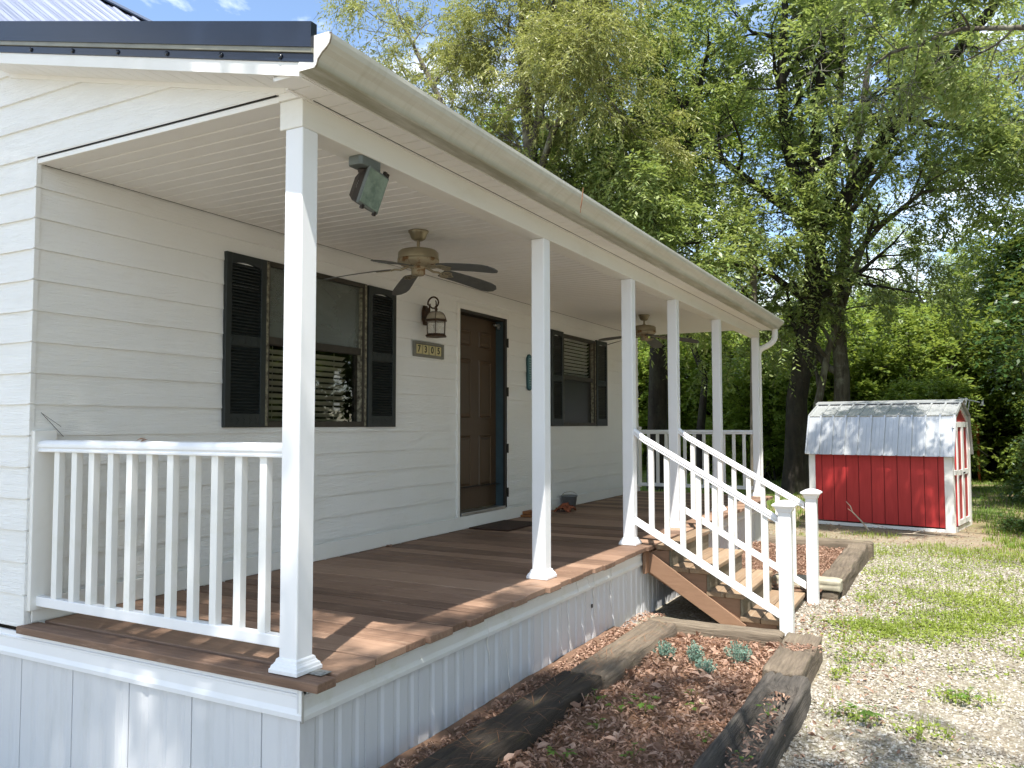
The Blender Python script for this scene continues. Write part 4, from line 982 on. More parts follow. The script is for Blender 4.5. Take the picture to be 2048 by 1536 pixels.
def gravel():
    n = 62000; y = -0.8+11.0*rng.random(n)**1.6; xl = np.where(y < 3.6, 3.50, np.where(y < 5.7, 3.05, 3.36)); x = xl+rng.random(n)**1.1*(5.2+.2*y-xl)
    nz = VNoise(31); keep = rng.random(n) < np.clip(1.35-1.0*smooth01((y-6)/6)-(nz.fbm(x*1.1, y*1.1)-.45)*1.6, .12, 1); x, y = x[keep], y[keep]; n = len(x)
    s = (.005+.008*rng.random(n)**2+.001*y*.5)[:, None, None]
    base = np.array([(1, 0, 0), (0, 1, 0), (-1, 0, 0), (0, -1, 0), (0, 0, .75), (0, 0, -.6)], float)
    B = base[None]*(.7+.6*rng.random((n, 6, 1)))+rng.normal(0, .18, (n, 6, 3)); th = rng.random(n)*6.28; c, q = np.cos(th), np.sin(th)
    Rm = np.stack([np.stack([c, -q, 0*c], -1), np.stack([q, c, 0*c], -1), np.stack([0*c, 0*c, 1+0*c], -1)], 1)
    V = np.einsum('nij,nkj->nki', Rm, B*s); gn = VNoise(5); V += np.stack([x, y, gzv(y)+(gn.fbm(x*.9, y*.9)-.47)*.05+.003], -1)[:, None]
    f = np.array([(0,1,4),(1,2,4),(2,3,4),(3,0,4),(1,0,5),(2,1,5),(3,2,5),(0,3,5)]); F = (np.arange(n)[:, None, None]*6+f[None]).reshape(-1, 3)
    tag(np_mesh('gravel_stones', V, F, STONE, None, False, 3), kind='stuff')
gravel()
def blades(P, rng, h, w, mat, name, lean=.5, kind='stuff'):
    n = len(P); th = rng.random(n)*6.28; H2 = h[0]+(h[1]-h[0])*rng.random(n); d = np.stack([np.cos(th), np.sin(th), 0*th], -1)*(H2*lean*rng.random(n))[:, None]
    s = np.stack([-np.sin(th), np.cos(th), 0*th], -1)*(w*(.6+.8*rng.random(n)))[:, None]; up = np.array([0, 0, 1.])*H2[:, None]
    V = np.stack([P-s, P+s, P+d*.45+up*.6+s*.7, P+d+up*.95], 1); V2 = P+d*.45+up*.6-s*.7
    V = np.stack([P-s, P+s, P+d*.45+up*.6+s*.75, V2, P+d*1.1+up], 1)
    b = np.arange(n)[:, None]*5; F = np.concatenate([b+np.array([[0, 1, 2, 3]]), b+np.array([[3, 2, 4, 4]])], 0)
    # second face as a thin quad
    F2 = b+np.array([[3, 2, 4, 4]]); F = np.concatenate([b+np.array([[0, 1, 2, 3]])], 0)
    tip = np.concatenate([V, (V[:, 4:5]+s[:, None]*.05)], 1); b = np.arange(n)[:, None]*6
    F = np.concatenate([b+np.array([[0, 1, 2, 3]]), b+np.array([[3, 2, 5, 4]])], 0)
    return tag(np_mesh(name, tip, F, mat), kind=kind)
def ground_green():
    # low yellow-green weed patches growing in the gravel: small leaf pairs
    PT = [(4.45, 5.45, .55, .22), (3.95, 4.62, .42, .30), (4.25, 5.0, .40, .25), (3.62, 4.75, .28, .25), (4.2, 6.3, .55, .4), (3.6, 4.2, .2, .2), (4.75, 5.9, .5, .4), (3.75, 3.75, .2, .15), (3.6, 7.6, .4, .8), (4.3, 7.6, .8, .8), (4.9, 7.2, .5, .6), (3.8, 2.45, .16, .12), (4.15, 2.4, .14, .14), (4.3, 3.1, .18, .14), (4.0, 1.2, .14, .1), (3.62, 3.3, .08, .18), (3.58, 5.9, .12, .3), (4.55, 1.9, .2, .15), (4.2, 8.8, 1.2, 1.1), (3.4, 9.6, 1.2, .8), (5.0, 9.5, 1.0, 1.2), (2.6, 9.6, .9, .5), (4.9, 4.4, .3, .2)]
    PT = [(a, b, c*.82, d*.82) for a, b, c, d in PT]
    Ps = []
    for (cx, cy, rx, ry) in PT:
        n = int(2600*min(rx*ry*4, 1.8)*(.20 if cy > 7 else (1.7 if 4.4 < cy < 5.6 else 1))); g = rng.normal(0, .75, (n, 2)); Ps.append(np.stack([cx+g[:, 0]*rx, cy+g[:, 1]*ry], -1))
    n = 9000; yy = 1.0+9.5*rng.random(n)**.7; xx = 3.3+rng.random(n)*2.6; wn = VNoise(91); kk = wn.fbm(xx*1.6, yy*1.6)+.07*smooth01((yy-3)/5) > .53; Ps.append(np.stack([xx, yy], -1)[kk])
    P = np.concatenate(Ps); k = (P[:, 0] > 3.52)|((P[:, 0] > 3.2)&(P[:, 1] > 3.7)&(P[:, 1] < 5.5))|(P[:, 1] > 9.0)|((P[:, 0] > 3.4)&(P[:, 1] > 3.7)); P = P[k]; n = len(P)
    P = np.concatenate([P, (gzv(P[:, 1])+.008+rng.random(n)*.028)[:, None]], 1)
    leaves_np(P, rng, (.012, .034), LF_PATCH, 'ground_weeds', .2, .55, .45)
    n = 6500; c = np.concatenate(Ps)[rng.integers(0, sum(map(len, Ps)), n)]; c = c[(c[:, 0] > 3.55)|(c[:, 1] > 9)]; c = np.concatenate([c, gzv(c[:, 1])[:, None]], 1)
    blades(c, rng, (.03, .09), .0022, LF_PATCH, 'weed_grass', .7)
    # lawn behind the shed
    n = 105000; y = 11.0+rng.random(n)**1.5*40; x = -14+rng.random(n)*(22+.12*y); nz = VNoise(44)
    den = nz.fbm(x*.5, y*.5); k = (den > .40-.14*(y > 14))&~((x > 1.9)&(x < 4.8)&(y > 11.9)&(y < 14.4)); x, y = x[k], y[k]
    blades(np.stack([x, y, gzv(y)-.01], -1), rng, (.04, .13), .008, LF_LAWN, 'lawn_grass', .8)
    n = 9000; y = 9.2+rng.random(n)*4.0; x = 1.8+rng.random(n)*4.2; k = (nz.fbm(x*1.2, y*1.2) > .47)&~((x > 1.95)&(x < 4.75)&(y > 12.0)); x, y = x[k], y[k]
    blades(np.stack([x, y, gzv(y)], -1), rng, (.03, .09), .004, LF_PATCH, 'yard_grass', .8)
ground_green()

def juniper(label, x, y, h, w, n, seed):
    rg = np.random.default_rng(seed); t = thing('juniper_seedling', label, 'juniper', (x, y, -.53), 'small junipers in the near bed'); Q = []; D = []; m = MB()
    for i in range(n):
        a = rg.random()*6.28; rr = math.sqrt(rg.random())*w; top = Vector((x+rr*math.cos(a), y+rr*math.sin(a), -.54+h*(1-.45*(rr/w)**2)*(.75+.3*rg.random())))
        b = Vector((x+rr*.35*math.cos(a), y+rr*.35*math.sin(a), -.54)); m.tube([b, (b+top)/2+Vector((0, 0, .01)), top], [.0022, .0016, .0008], 4)
        for k in range(34):
            q = .25+.75*rg.random(); p = b.lerp(top, q); Q.append(p); dd = (top-b).normalized()+Vector(rg.normal(0, .55, 3)); D.append(dd.normalized())
    m.build('stem', TWIG, t)
    Q = np.array(Q); D = np.array(D); n = len(Q); l = (.010+.014*rg.random(n))[:, None]; s = np.cross(D, rg.normal(0, 1, (n, 3))); s /= np.linalg.norm(s, axis=1)[:, None]
    V = np.stack([Q, Q+D*l*.5+s*.0028, Q+D*l, Q+D*l*.5-s*.0028], 1)-np.array(t.location); np_mesh('foliage', V, np.arange(n*4).reshape(n, 4), LF_JUN, t)
juniper('left blue green juniper seedling against the bleached inner timber', 2.60, 2.70, .145, .075, 34, 1)
juniper('middle blue green juniper seedling with a thin wispy side', 2.79, 2.72, .15, .07, 30, 2)
juniper('lowest blue green juniper seedling standing nearest the camera', 2.92, 2.53, .12, .07, 28, 3)
juniper('widest blue green juniper seedling near the grey cross timber', 3.04, 2.86, .16, .095, 46, 4)
def weed(label, x, y, z, s, n, seed, kind='weed_seedling'):
    rg = np.random.default_rng(seed); t = thing(kind, label, 'weed', (x, y, z), 'green weeds in the near bed'); m = MB()
    for i in range(n):
        a = 6.28*i/n+rg.random(); h = s*(.5+.6*rg.random()); rr = s*(.35+.6*rg.random()); tip = Vector((x+rr*math.cos(a), y+rr*math.sin(a), z+h))
        m.tube([(x, y, z), Vector((x, y, z)).lerp(tip, .5)+Vector((0, 0, .02*s)), tip], [.0016, .0013, .0008], 4)
        lf = MB(); lf.v.append(tuple(tip))
        for q in (-.9, -.45, 0, .45, .9):
            b = a+q; l = s*(.62-.22*abs(q)); d = Vector((math.cos(b), math.sin(b), -.15+rg.normal(0, .15))); e = Vector((-math.sin(b), math.cos(b), rg.normal(0, .2)))
            nv = len(lf.v); lf.v += [tuple(tip+d*l*.55+e*l*.17), tuple(tip+d*l), tuple(tip+d*l*.55-e*l*.17)]; lf.f.append((0, nv, nv+1, nv+2)); lf.sm.append(False)
        lf.build('leaf', LF_WEED, t)
    m.build('stem', LF_WEED, t)
for i, (x, y, s, n, lb) in enumerate([(2.80, 1.72, .085, 6, 'largest lobed green weed in the middle of the near bed'), (2.68, 1.66, .06, 4, 'low lobed weed just left of the largest weed in the near bed'), (2.50, 1.70, .06, 5, 'upright slender green weed by the dark inner timber'),
      (2.95, 2.08, .05, 4, 'lobed green seedling below the lowest juniper'), (3.04, 1.86, .05, 4, 'green seedling in the litter beside the rotten timber'), (2.66, 1.36, .05, 4, 'small green sprout in the shaded left of the bed'),
      (2.68, .92, .07, 5, 'green weed at the bottom edge of the picture in the shaded bed'), (2.95, 1.08, .06, 4, 'round leaved green weed low in the shaded bed'), (3.20, 1.45, .04, 4, 'small weed at the foot of the rotten timber')]):
    weed(lb, x, y, -.53, s, n, 100+i)
weed('pale green sprout growing in the hollow of the rotten timber', 3.40, 1.98, -.53, .06, 4, 120); weed('tiny yellowish sprout low in the hollow of the rotten timber', 3.41, 1.30, -.53, .04, 3, 121)
for i, (x, y, s, n, lb) in enumerate([(3.83, 2.40, .10, 8, 'broad leaved weed rosette alone in the shaded gravel'), (4.34, 3.05, .08, 7, 'leafy weed clump in the gravel near the right edge'), (3.62, 3.58, .06, 6, 'weed sprouting in the gravel beside the near newel post')]):
    t = weed(lb, x, y, gz(x, y), s, n, 140+i)

# ================================================================== shed
def shed():
    t = thing('garden_shed', 'small red barn style shed with white corner boards and a metal roof', 'shed', (2.10, 13.25, gz(0, 13)))
    g = gz(0, 13); FL = Vector((2.07, 13.06, 0)); FR = Vector((4.344, 12.64, 0)); ax = (FR-FL).normalized(); ay = Vector((-ax.y, ax.x, 0)); Lw = (FR-FL).length; Dp = 1.53
    def W3(a, b, z): p = FL+ax*a+ay*b; return (p.x, p.y, z)
    he, hk, hr = 0.50, 1.18, 1.43          # eave, knee, ridge heights
    def lb(m, a0, a1, b0, b1, z0, z1):
        P = [W3(a, b, z) for z in (z0, z1) for a, b in ((a0, b0), (a1, b0), (a1, b1), (a0, b1))]
        return m.add(P, [(0,3,2,1),(4,5,6,7),(0,1,5,4),(1,2,6,5),(2,3,7,6),(3,0,4,7)])
    zw = 0.60
    m = MB(); k = 11; pw = (Lw-.0)/k
    for i in range(k): lb(m, i*pw+.006, (i+1)*pw-.006, 0, .02, g+.08, zw); lb(m, i*pw+.006, (i+1)*pw-.006, Dp-.02, Dp, g+.08, zw)
    # gable ends
    gam = [(0.02, g+.08), (Dp-.02, g+.08), (Dp-.02, zw), (Dp-.165, hk-.05), (Dp/2, hr-.04), (.165, hk-.05), (0.03, zw)]
    for a in (0.0, Lw-.02):
        n = len(gam); vs = [W3(a, b, z) for b, z in gam]+[W3(a+.02, b, z) for b, z in gam]
        m.add(vs, [tuple(range(n))[::-1], tuple(range(n, 2*n))]+[(i, (i+1) % n, n+(i+1) % n, n+i) for i in range(n)])
    w = m.build('red_wall', RED, t)
    m = MB(); lb(m, .01, Lw-.01, .008, .016, g+.08, zw); m.build('panel_groove', REDD, w)
    for a0, a1, b0, b1 in ((-.015, .095, -.018, .03), (Lw-.115, Lw+.015, -.018, .03), (Lw-.02, Lw+.02, .03, .12), (Lw-.02, Lw+.02, Dp-.12, Dp+.015), (-.02, .02, .03, .12), (-.02, .02, Dp-.12, Dp+.015)): 
        m = MB(); lb(m, a0, a1, b0, b1, g+.0, zw); m.build('corner_board', TRIM, t, 0.003)
    m = MB(); lb(m, .095, Lw-.115, -.012, .02, g+.0, g+.055); m.build('base_trim', TRIM, t, 0.003)
    m = MB(); lb(m, Lw-.0, Lw+.02, .12, Dp-.12, g, g+.08); m.build('base_trim', TRIM, t, 0.003)
    # gambrel roof: four sheets with standing ribs
    m = MB(); rb = MB(); a0, a1 = -.06, Lw+.06
    def sheet(b0, z0, b1, z1):
        d = Vector((b1-b0, z1-z0)).normalized(); nn = Vector((-d.y, d.x)); nn = nn if nn.y > 0 else -nn
        P = [W3(a, b+nn.x*o, z+nn.y*o) for o in (0, .014) for a, b, z in ((a0, b0, z0), (a1, b0, z0), (a1, b1, z1), (a0, b1, z1))]
        m.add(P, [(0,3,2,1),(4,5,6,7),(0,1,5,4),(1,2,6,5),(2,3,7,6),(3,0,4,7)])
        for i in range(12):
            a = a0+.02+(a1-a0-.04)*i/11
            for o2, wd, hh in ((0, .015, .026), (.07, .004, .005), (.14, .004, .005)):
                if i == 11 and o2: continue
                P = [W3(a+o2+sx*wd, b+nn.x*(.0142+o), z+nn.y*(.0142+o)) for o in (0, hh) for sx, b, z in ((-1, b0, z0), (1, b0, z0), (1, b1, z1), (-1, b1, z1))]
                rb.add(P, [(4,5,6,7),(0,1,5,4),(1,2,6,5),(2,3,7,6),(3,0,4,7)])
    kb = .17
    sheet(-.075, he, kb-.02, hk+.012); sheet(kb-.045, hk-.005, Dp/2, hr); sheet(Dp+.075, he, Dp-kb+.02, hk+.012); sheet(Dp-kb+.045, hk-.005, Dp/2, hr)
    rf = m.build('metal_roof', GALV, t); rb.build('roof_rib', GALV, rf)
    m = MB(); 
    for sgn in (-1, 1):
        P = [W3(a, Dp/2+sgn*b, z) for a in (a0-.02, a1+.02) for b, z in ((0, hr+.04), (.15, hr-.005), (.15, hr-.02), (0, hr+.024))]
        m.add(P, [(0,1,5,4),(1,2,6,5),(2,3,7,6),(3,0,4,7),(0,3,2,1),(4,5,6,7)])
    m.build('ridge_cap', GALV, rf)
    # gable barge boards and the double door on the right end
    pr = [(0.01, zw), (.155, hk-.03), (Dp/2, hr-.025), (Dp-.155, hk-.03), (Dp-.01, zw)]
    for a in (Lw+.0, -.02):
        for (b0, z0), (b1, z1) in zip(pr[:-1], pr[1:]):
            m = MB(); P = [W3(a+o, b, z) for o in (.0, .022) for b, z in ((b0, z0), (b1, z1), (b1, z1-.09), (b0, z0-.09))]
            m.add(P, [(0,1,2,3),(7,6,5,4),(0,4,5,1),(2,6,7,3)]); m.build('barge_board', TRIM, t)
    dm = MB(); da, db = .26, Dp-.26; lb(dm, Lw+.0005, Lw+.020, da, db, g+.10, hk-.10); d = dm.build('shed_door', RED, t)
    m = MB(); dz0, dz1 = g+.10, hk-.10
    for b0, b1, z0, z1 in ((da, da+.09, dz0, dz1), (db-.09, db, dz0, dz1), (Dp/2-.09, Dp/2-.005, dz0, dz1), (Dp/2+.005, Dp/2+.09, dz0, dz1), (da+.09, Dp/2-.09, dz1-.09, dz1), (Dp/2+.09, db-.09, dz1-.09, dz1), (da+.09, Dp/2-.09, .18, .27), (Dp/2+.09, db-.09, .18, .27), (da+.09, Dp/2-.09, dz0, dz0+.09), (Dp/2+.09, db-.09, dz0, dz0+.09)):
        lb(m, Lw+.0202, Lw+.038, b0, b1, z0, z1)
    m.build('door_trim', TRIM, d, 0.003)
    m = MB(); lb(m, Lw+.038, Lw+.058, Dp/2-.03, Dp/2+.05, .20, .225); m.build('latch', WIRE, d)
    for zz in ((0.98, 1.07), (0.2, .28)): m = MB(); lb(m, Lw+.02, Lw+.045, .02, da-.04, *zz); m.build('white_batten', TRIM, t, 0.003)
shed()
def twig(label, pts, r):
    m = MB(); m.tube(pts, [r*(1-.7*i/(len(pts)-1)) for i in range(len(pts))], 5); return m
m = twig('', [(3.12, 11.95, -.70), (3.0, 12.0, -.55), (2.87, 12.0, -.41), (2.84, 12.02, -.32), (2.77, 12.02, -.24)], .016); m.tube([(2.87, 12, -.41), (2.80, 12.0, -.36)], [.007, .003], 5); m.tube([(3.02, 12.0, -.58), (3.2, 12.03, -.60), (3.45, 12.0, -.66)], [.007, .005, .003], 5)
tag(m.build('fallen_branch', TWIG), 'bleached fallen branch leaning against the red shed wall', 'branch')
m = MB(); m.tube([(3.55, 11.9, -.71), (3.8, 11.8, -.69), (4.1, 11.75, -.70)], [.010, .008, .004], 5); m.tube([(3.75, 11.8, -.69), (3.95, 11.9, -.62)], [.006, .003], 5)
tag(m.build('fallen_branch', TWIG), 'small twig lying on the ground below the shed wall', 'branch')

# ================================================================== trees
class TreeGen:
    def __init__(s, seed): s.r = np.random.default_rng(seed); s.tubes = []; s.tw = []
    def poly(s, pts, radii, lvl, cfg, spread=1.0):
        pts = [Vector(p) for p in pts]; s.tubes.append((pts, list(radii)))
        if lvl >= cfg['max']:
            s.tw += [(pts[i], pts[i+1]) for i in range(len(pts)-1)]; return
        Lt = sum((pts[i+1]-pts[i]).length for i in range(len(pts)-1)); n = cfg['n'][lvl]
        for k in range(n):
            t = cfg['t0'][lvl]+(1-cfg['t0'][lvl])*((k+s.r.random())/n); j = min(int(t*(len(pts)-1)), len(pts)-2); fr = t*(len(pts)-1)-j
            p = pts[j].lerp(pts[j+1], fr); d = (pts[j+1]-pts[j]).normalized(); rr = radii[j]+(radii[j+1]-radii[j])*fr
            ph = k*2.4+s.r.random()*1.2; a = d.cross(Vector((.3, .2, 1)) if abs(d.z) < .95 else Vector((1, 0, 0))).normalized(); b = d.cross(a)
            an = R(cfg['ang'][lvl]*(.75+.5*s.r.random())); nd = d*math.cos(an)+(a*math.cos(ph)+b*math.sin(ph))*math.sin(an)
            L2 = cfg['len'][lvl]*(1-.45*t)*(.7+.6*s.r.random())*spread
            s.branch(p, nd, L2, min(rr*.62, .02+.03*L2), lvl+1, cfg)
    def branch(s, p, d, L, r, lvl, cfg):
        ns = {1: 7, 2: 5, 3: 4}.get(lvl, 4); pts = [Vector(p)]; d = Vector(d).normalized(); tr = cfg['trop'][lvl]; wb = cfg['wob']
        for i in range(ns):
            d = (d+Vector(s.r.normal(0, wb, 3))+Vector((0, 0, tr*(1 if tr > 0 else (.3+i/ns))))).normalized(); pts.append(pts[-1]+d*(L/ns))
        s.poly(pts, [max(r*(1-.85*i/ns), .004) for i in range(ns+1)], lvl, cfg)
    def trunk_mesh(s, name, mat, parent, off):
        Vs = []; Fs = []; b0 = 0
        for pts, rad in s.tubes:
            n = 10 if rad[0] > .12 else (6 if rad[0] > .04 else 4); m = len(pts); P = np.array(pts); T = np.gradient(P, axis=0); T /= np.linalg.norm(T, axis=1)[:, None]+1e-9
            ref = np.array([.31, .17, .05]) if abs(T[0][2]) > .8 else np.array([0, 0, 1.]); A = np.cross(T, ref); A /= np.linalg.norm(A, axis=1)[:, None]+1e-9; B = np.cross(T, A)
            th = np.linspace(0, 2*np.pi, n, endpoint=False); Rr = np.array(rad)[:, None]*(1+.10*s.r.normal(0, 1, (m, n))*(1 if rad[0] > .12 else .3))
            V = P[:, None]+(A[:, None]*np.cos(th)[None, :, None]+B[:, None]*np.sin(th)[None, :, None])*Rr[..., None]
            idx = b0+np.arange(m*n).reshape(m, n); nx = np.roll(idx, -1, 1); Vs.append(V.reshape(-1, 3)); Fs.append(np.stack([idx[:-1], nx[:-1], nx[1:], idx[1:]], -1).reshape(-1, 4)); b0 += m*n
        return np_mesh(name, np.concatenate(Vs)-off, np.concatenate(Fs), mat, parent, True)
    def crown_mesh(s, name, mat, parent, off, lf, count):
        r = s.r; tw = np.array([[a, b] for a, b in s.tw]); N = count; wt = np.repeat(np.exp(r.normal(0, lf.get('clump', .75), len(tw)//20+1)), 20)[:len(tw)]; k = r.choice(len(tw), N, p=wt/wt.sum()); t = r.random(N)[:, None]
        P = tw[k, 0]*(1-t)+tw[k, 1]*t; D = tw[k, 1]-tw[k, 0]; D /= np.linalg.norm(D, axis=1)[:, None]; D = D+r.normal(0, .55, (N, 3)); D[:, 2] -= lf.get('dn', .1); D /= np.linalg.norm(D, axis=1)[:, None]
        L = lf['spray']*(.6+.8*r.random(N)); K = lf['k']; up = np.array([0, 0, 1.]); Vs = []
        sd = np.cross(D, up); sd /= np.linalg.norm(sd, axis=1)[:, None]+1e-6
        for j in range(K):
            q = (j+.6*r.random(N)+.2)/K; pos = P+D*(L*q)[:, None]-up*(lf['droop']*L*q*q)[:, None]; sg = (-1)**j
            ld = D*(.55-lf['ldr']*.3*q[:, None])+sd*sg*lf.get('side', .75)+r.normal(0, .3, (N, 3))-up*lf['ldr']; ld /= np.linalg.norm(ld, axis=1)[:, None]
            nm = up+r.normal(0, lf.get('tilt', .5), (N, 3)); w = np.cross(nm, ld); w /= np.linalg.norm(w, axis=1)[:, None]+1e-6
            l = (lf['l']*(.65+.7*r.random(N)))[:, None]; ww = l*lf['asp']*.5
            Vs.append(np.stack([pos, pos+ld*l*.45+w*ww, pos+ld*l, pos+ld*l*.45-w*ww], 1))
        V = np.concatenate(Vs)-off; return np_mesh(name, V, np.arange(len(V)*4).reshape(-1, 4), mat, parent)
def make_tree(name, label, loc, trunks, cfg, bark, leafm, lf, count, seed, group=None, cat='tree'):
    g = TreeGen(seed); loc = Vector(loc); t = thing(name, label, cat, loc, group)
    for pts, rad in trunks: g.poly([Vector(p) for p in pts], rad, 0, cfg)
    off = np.array(loc); g.trunk_mesh('trunk', bark, t, off); g.crown_mesh('crown', leafm, t, off, lf, count); return t
LFW = dict(spray=.50, k=14, droop=.28, ldr=.40, l=.105, asp=.27, dn=.15, side=.6, tilt=.55)
LFE = dict(spray=.58, k=14, droop=.30, ldr=.25, l=.125, asp=.38, dn=.10, side=.8, tilt=.35, clump=.9)
LFM = dict(spray=.60, k=12, droop=.20, ldr=.20, l=.155, asp=.48, dn=.05, side=.8, tilt=.5, clump=1.0)
LFS = dict(spray=.45, k=10, droop=.15, ldr=.15, l=.130, asp=.60, dn=.0, side=.8, tilt=.4)
CF = dict(max=3, n=[15, 7, 5], t0=[.28, .25, .2], ang=[62, 48, 45], len=[4.2, 2.1, 1.1], trop=[0, .10, .0, -.10], wob=.16)
CFL = dict(max=3, n=[7, 6, 4], t0=[.30, .25, .2], ang=[50, 48, 45], len=[3.0, 1.9, 1.0], trop=[0, .06, -.02, -.14], wob=.17)

# large oak with willow-like leaves behind the porch roof
make_tree('willow_oak', 'big yellow green oak with narrow drooping leaves rising behind the porch gutter', (-4.9, 15.2, -.75),
    [([(-4.9, 15.2, -.9), (-4.85, 15.1, 2.5), (-4.7, 15.0, 5.2), (-4.5, 14.8, 7.6), (-4.7, 14.7, 10.2), (-4.6, 14.6, 13.0)], [.30, .25, .22, .17, .11, .05]),
     ([(-4.7, 15.0, 5.6), (-6.0, 14.6, 7.6), (-7.0, 14.3, 9.6), (-7.9, 14.0, 11.6)], [.12, .10, .07, .03]),
     ([(-4.6, 14.9, 6.4), (-3.6, 14.2, 7.9), (-2.7, 13.8, 8.5), (-1.9, 13.5, 8.8)], [.11, .09, .06, .03]),
     ([(-4.5, 14.8, 7.2), (-3.9, 14.3, 9.4), (-3.4, 14.0, 11.4)], [.10, .07, .03])],
    dict(CFL, n=[9, 6, 5], len=[2.5, 1.6, .9], trop=[0, .05, -.05, -.25]), BARKL, LF_WILLOW, LFW, 9000, 3)
# the dark leaning tree in front of the woods, many upright limbs
make_tree('elm_tree', 'tall dark trunked elm left of the shed with limbs spreading into the sky', (.78, 19.5, -.75),
    [([(.78, 19.5, -.95), (.80, 19.5, .2), (.88, 19.5, 1.7), (1.10, 19.4, 2.9), (1.28, 19.3, 4.0), (1.48, 19.0, 5.7), (1.40, 19.0, 7.0), (1.75, 18.6, 10.0), (2.0, 18.4, 14.0)], [.36, .31, .27, .25, .23, .20, .16, .10, .04]),
     ([(1.45, 19.0, 6.3), (1.05, 18.8, 7.3), (.83, 18.6, 8.3), (.85, 18.2, 10), (1.0, 18.0, 11.6), (1.1, 17.9, 14)], [.15, .14, .12, .10, .08, .03]),
     ([(1.45, 19.0, 5.9), (1.85, 18.9, 6.9), (2.05, 18.8, 8.2), (2.2, 18.8, 10), (2.35, 18.6, 12.5)], [.12, .11, .09, .07, .03]),
     ([(1.55, 18.9, 5.9), (2.3, 18.8, 6.7), (3.04, 18.5, 7.75), (4.2, 17.8, 8.8), (5.3, 17.0, 9.8), (6.6, 16.2, 11.2)], [.19, .17, .15, .125, .10, .06]),
     ([(1.25, 19.1, 6.2), (.4, 18.6, 6.9), (-.5, 18.0, 7.7), (-1.3, 17.5, 8.7), (-1.9, 17.2, 10.3)], [.11, .10, .08, .06, .03]),
     ([(1.2, 19.3, 4.2), (.3, 18.6, 5.0), (-.7, 17.9, 5.2), (-1.7, 17.2, 4.9)], [.09, .07, .05, .02])],
    CFL, BARKD, LF_ELM, LFE, 5600, 5)
make_tree('elm_tree', 'pale lichen covered forked tree standing directly behind the shed', (1.72, 21.0, -.75),
    [([(1.70, 21.0, -.95), (1.76, 21.0, .8), (1.82, 21.0, 2.4), (1.72, 21.0, 4.2), (1.28, 20.8, 5.96), (1.0, 20.6, 8.0), (.9, 20.4, 11)], [.25, .21, .19, .17, .13, .10, .04]),
     ([(1.74, 21.0, 4.0), (1.94, 21.0, 5.4), (2.05, 20.9, 7.0), (2.5, 20.6, 9.4), (3.0, 20.3, 12.5)], [.15, .13, .12, .09, .04]),
     ([(1.95, 20.9, 5.3), (2.9, 20.3, 6.2), (3.9, 19.7, 6.8), (4.9, 19.2, 6.6)], [.08, .07, .05, .02]),
     ([(2.0, 20.9, 6.6), (3.4, 20.2, 8.2), (4.8, 19.6, 9.0)], [.08, .06, .03]),
     ([(.95, 20.8, -.9), (1.15, 20.7, 1.2), (1.5, 20.7, 3.0), (2.2, 20.5, 5.0), (2.9, 20.3, 6.8)], [.13, .12, .10, .07, .03])],
    dict(CFL, n=[7, 6, 4]), BARKL, LF_ELM, LFE, 4300, 8)
# archetypes for the woods
def straight(x, y, h, r, seed):
    q = np.random.default_rng(seed); P = [(x, y, -.95)]; 
    for i in range(1, 8): P.append((x+q.normal(0, .12)*i*.6, y+q.normal(0, .12)*i*.6, -.75+h*i/7))
    return [(P, [r*(1.15-.95*i/7)*(1.15 if i == 0 else 1) for i in range(8)])]
WOODS = 'trees of the green woods behind the porch and shed'
make_tree('elm_tree', 'dark trunked elm seen between the third and fourth posts with pale sprays', (-2.74, 19.0, -.75),
    [([(-2.74, 19.0, -.95), (-2.72, 19.0, 1.5), (-2.66, 19.0, 4.0), (-2.6, 18.9, 5.6), (-2.9, 18.8, 7.5), (-3.0, 18.6, 9.8), (-2.9, 18.4, 13)], [.31, .26, .23, .20, .16, .11, .04]),
     ([(-2.6, 18.9, 5.6), (-2.0, 18.2, 7.0), (-1.3, 17.6, 8.6), (-.7, 17.2, 10.6)], [.15, .13, .10, .04]),
     ([(-2.62, 18.9, 5.2), (-3.0, 17.6, 6.3), (-3.2, 16.4, 6.9), (-3.1, 15.4, 6.8)], [.11, .09, .06, .02]),
     ([(-2.6, 18.9, 4.8), (-1.9, 17.6, 5.6), (-1.5, 16.4, 5.7), (-1.2, 15.5, 5.2)], [.09, .07, .05, .02])],
    CFL, BARKD, LF_ELM, LFE, 4600, 40)
A1 = make_tree('forest_tree', 'tall straight tree of the background behind the porch end', (-9.2, 24.5, -.75), straight(-9.2, 24.5, 12.5, .25, 41), dict(CF, t0=[.32, .25, .2]), BARKD, LF_MID, LFM, 2600, 41, WOODS)
A2 = make_tree('forest_tree', 'slim dark tree in the woods seen between the fourth and fifth posts', (-2.5, 22.6, -.75), straight(-2.5, 22.6, 11.5, .13, 42), dict(CF, len=[2.8, 1.6, .9], t0=[.48, .25, .2]), BARKD, LF_SHRUB, LFM, 2200, 42, WOODS)
A3 = make_tree('forest_tree', 'tree of the dense sunlit woods in the background', (8.1, 30.0, -.75), straight(8.1, 30.0, 15.0, .22, 43), dict(CF, len=[4.6, 2.2, 1.2], t0=[.22, .25, .2]), BARKL, LF_ELM, LFM, 3000, 43, WOODS)
def put(proto, x, y, rz, sc, label=None, group=None):
    o = copy_tree(proto); o.location = (x, y, gz(x, y)); o.rotation_euler = (0, 0, rz); o.scale = (sc, sc, sc*(1+.08*math.sin(x*7)))
    if label: o['label'] = label
    if group: o['group'] = group
    return o
rg = random.Random(12)
put(A2, -13.6, 19.5, 1.0, 1.10, 'airy bright tree far left above the roof corner', WOODS)
put(A2, -10.9, 22.5, 2.3, 1.0, 'tree seen just right of the roof corner behind the oak', WOODS)
back = 'tree of the dense sunlit woods in the background'
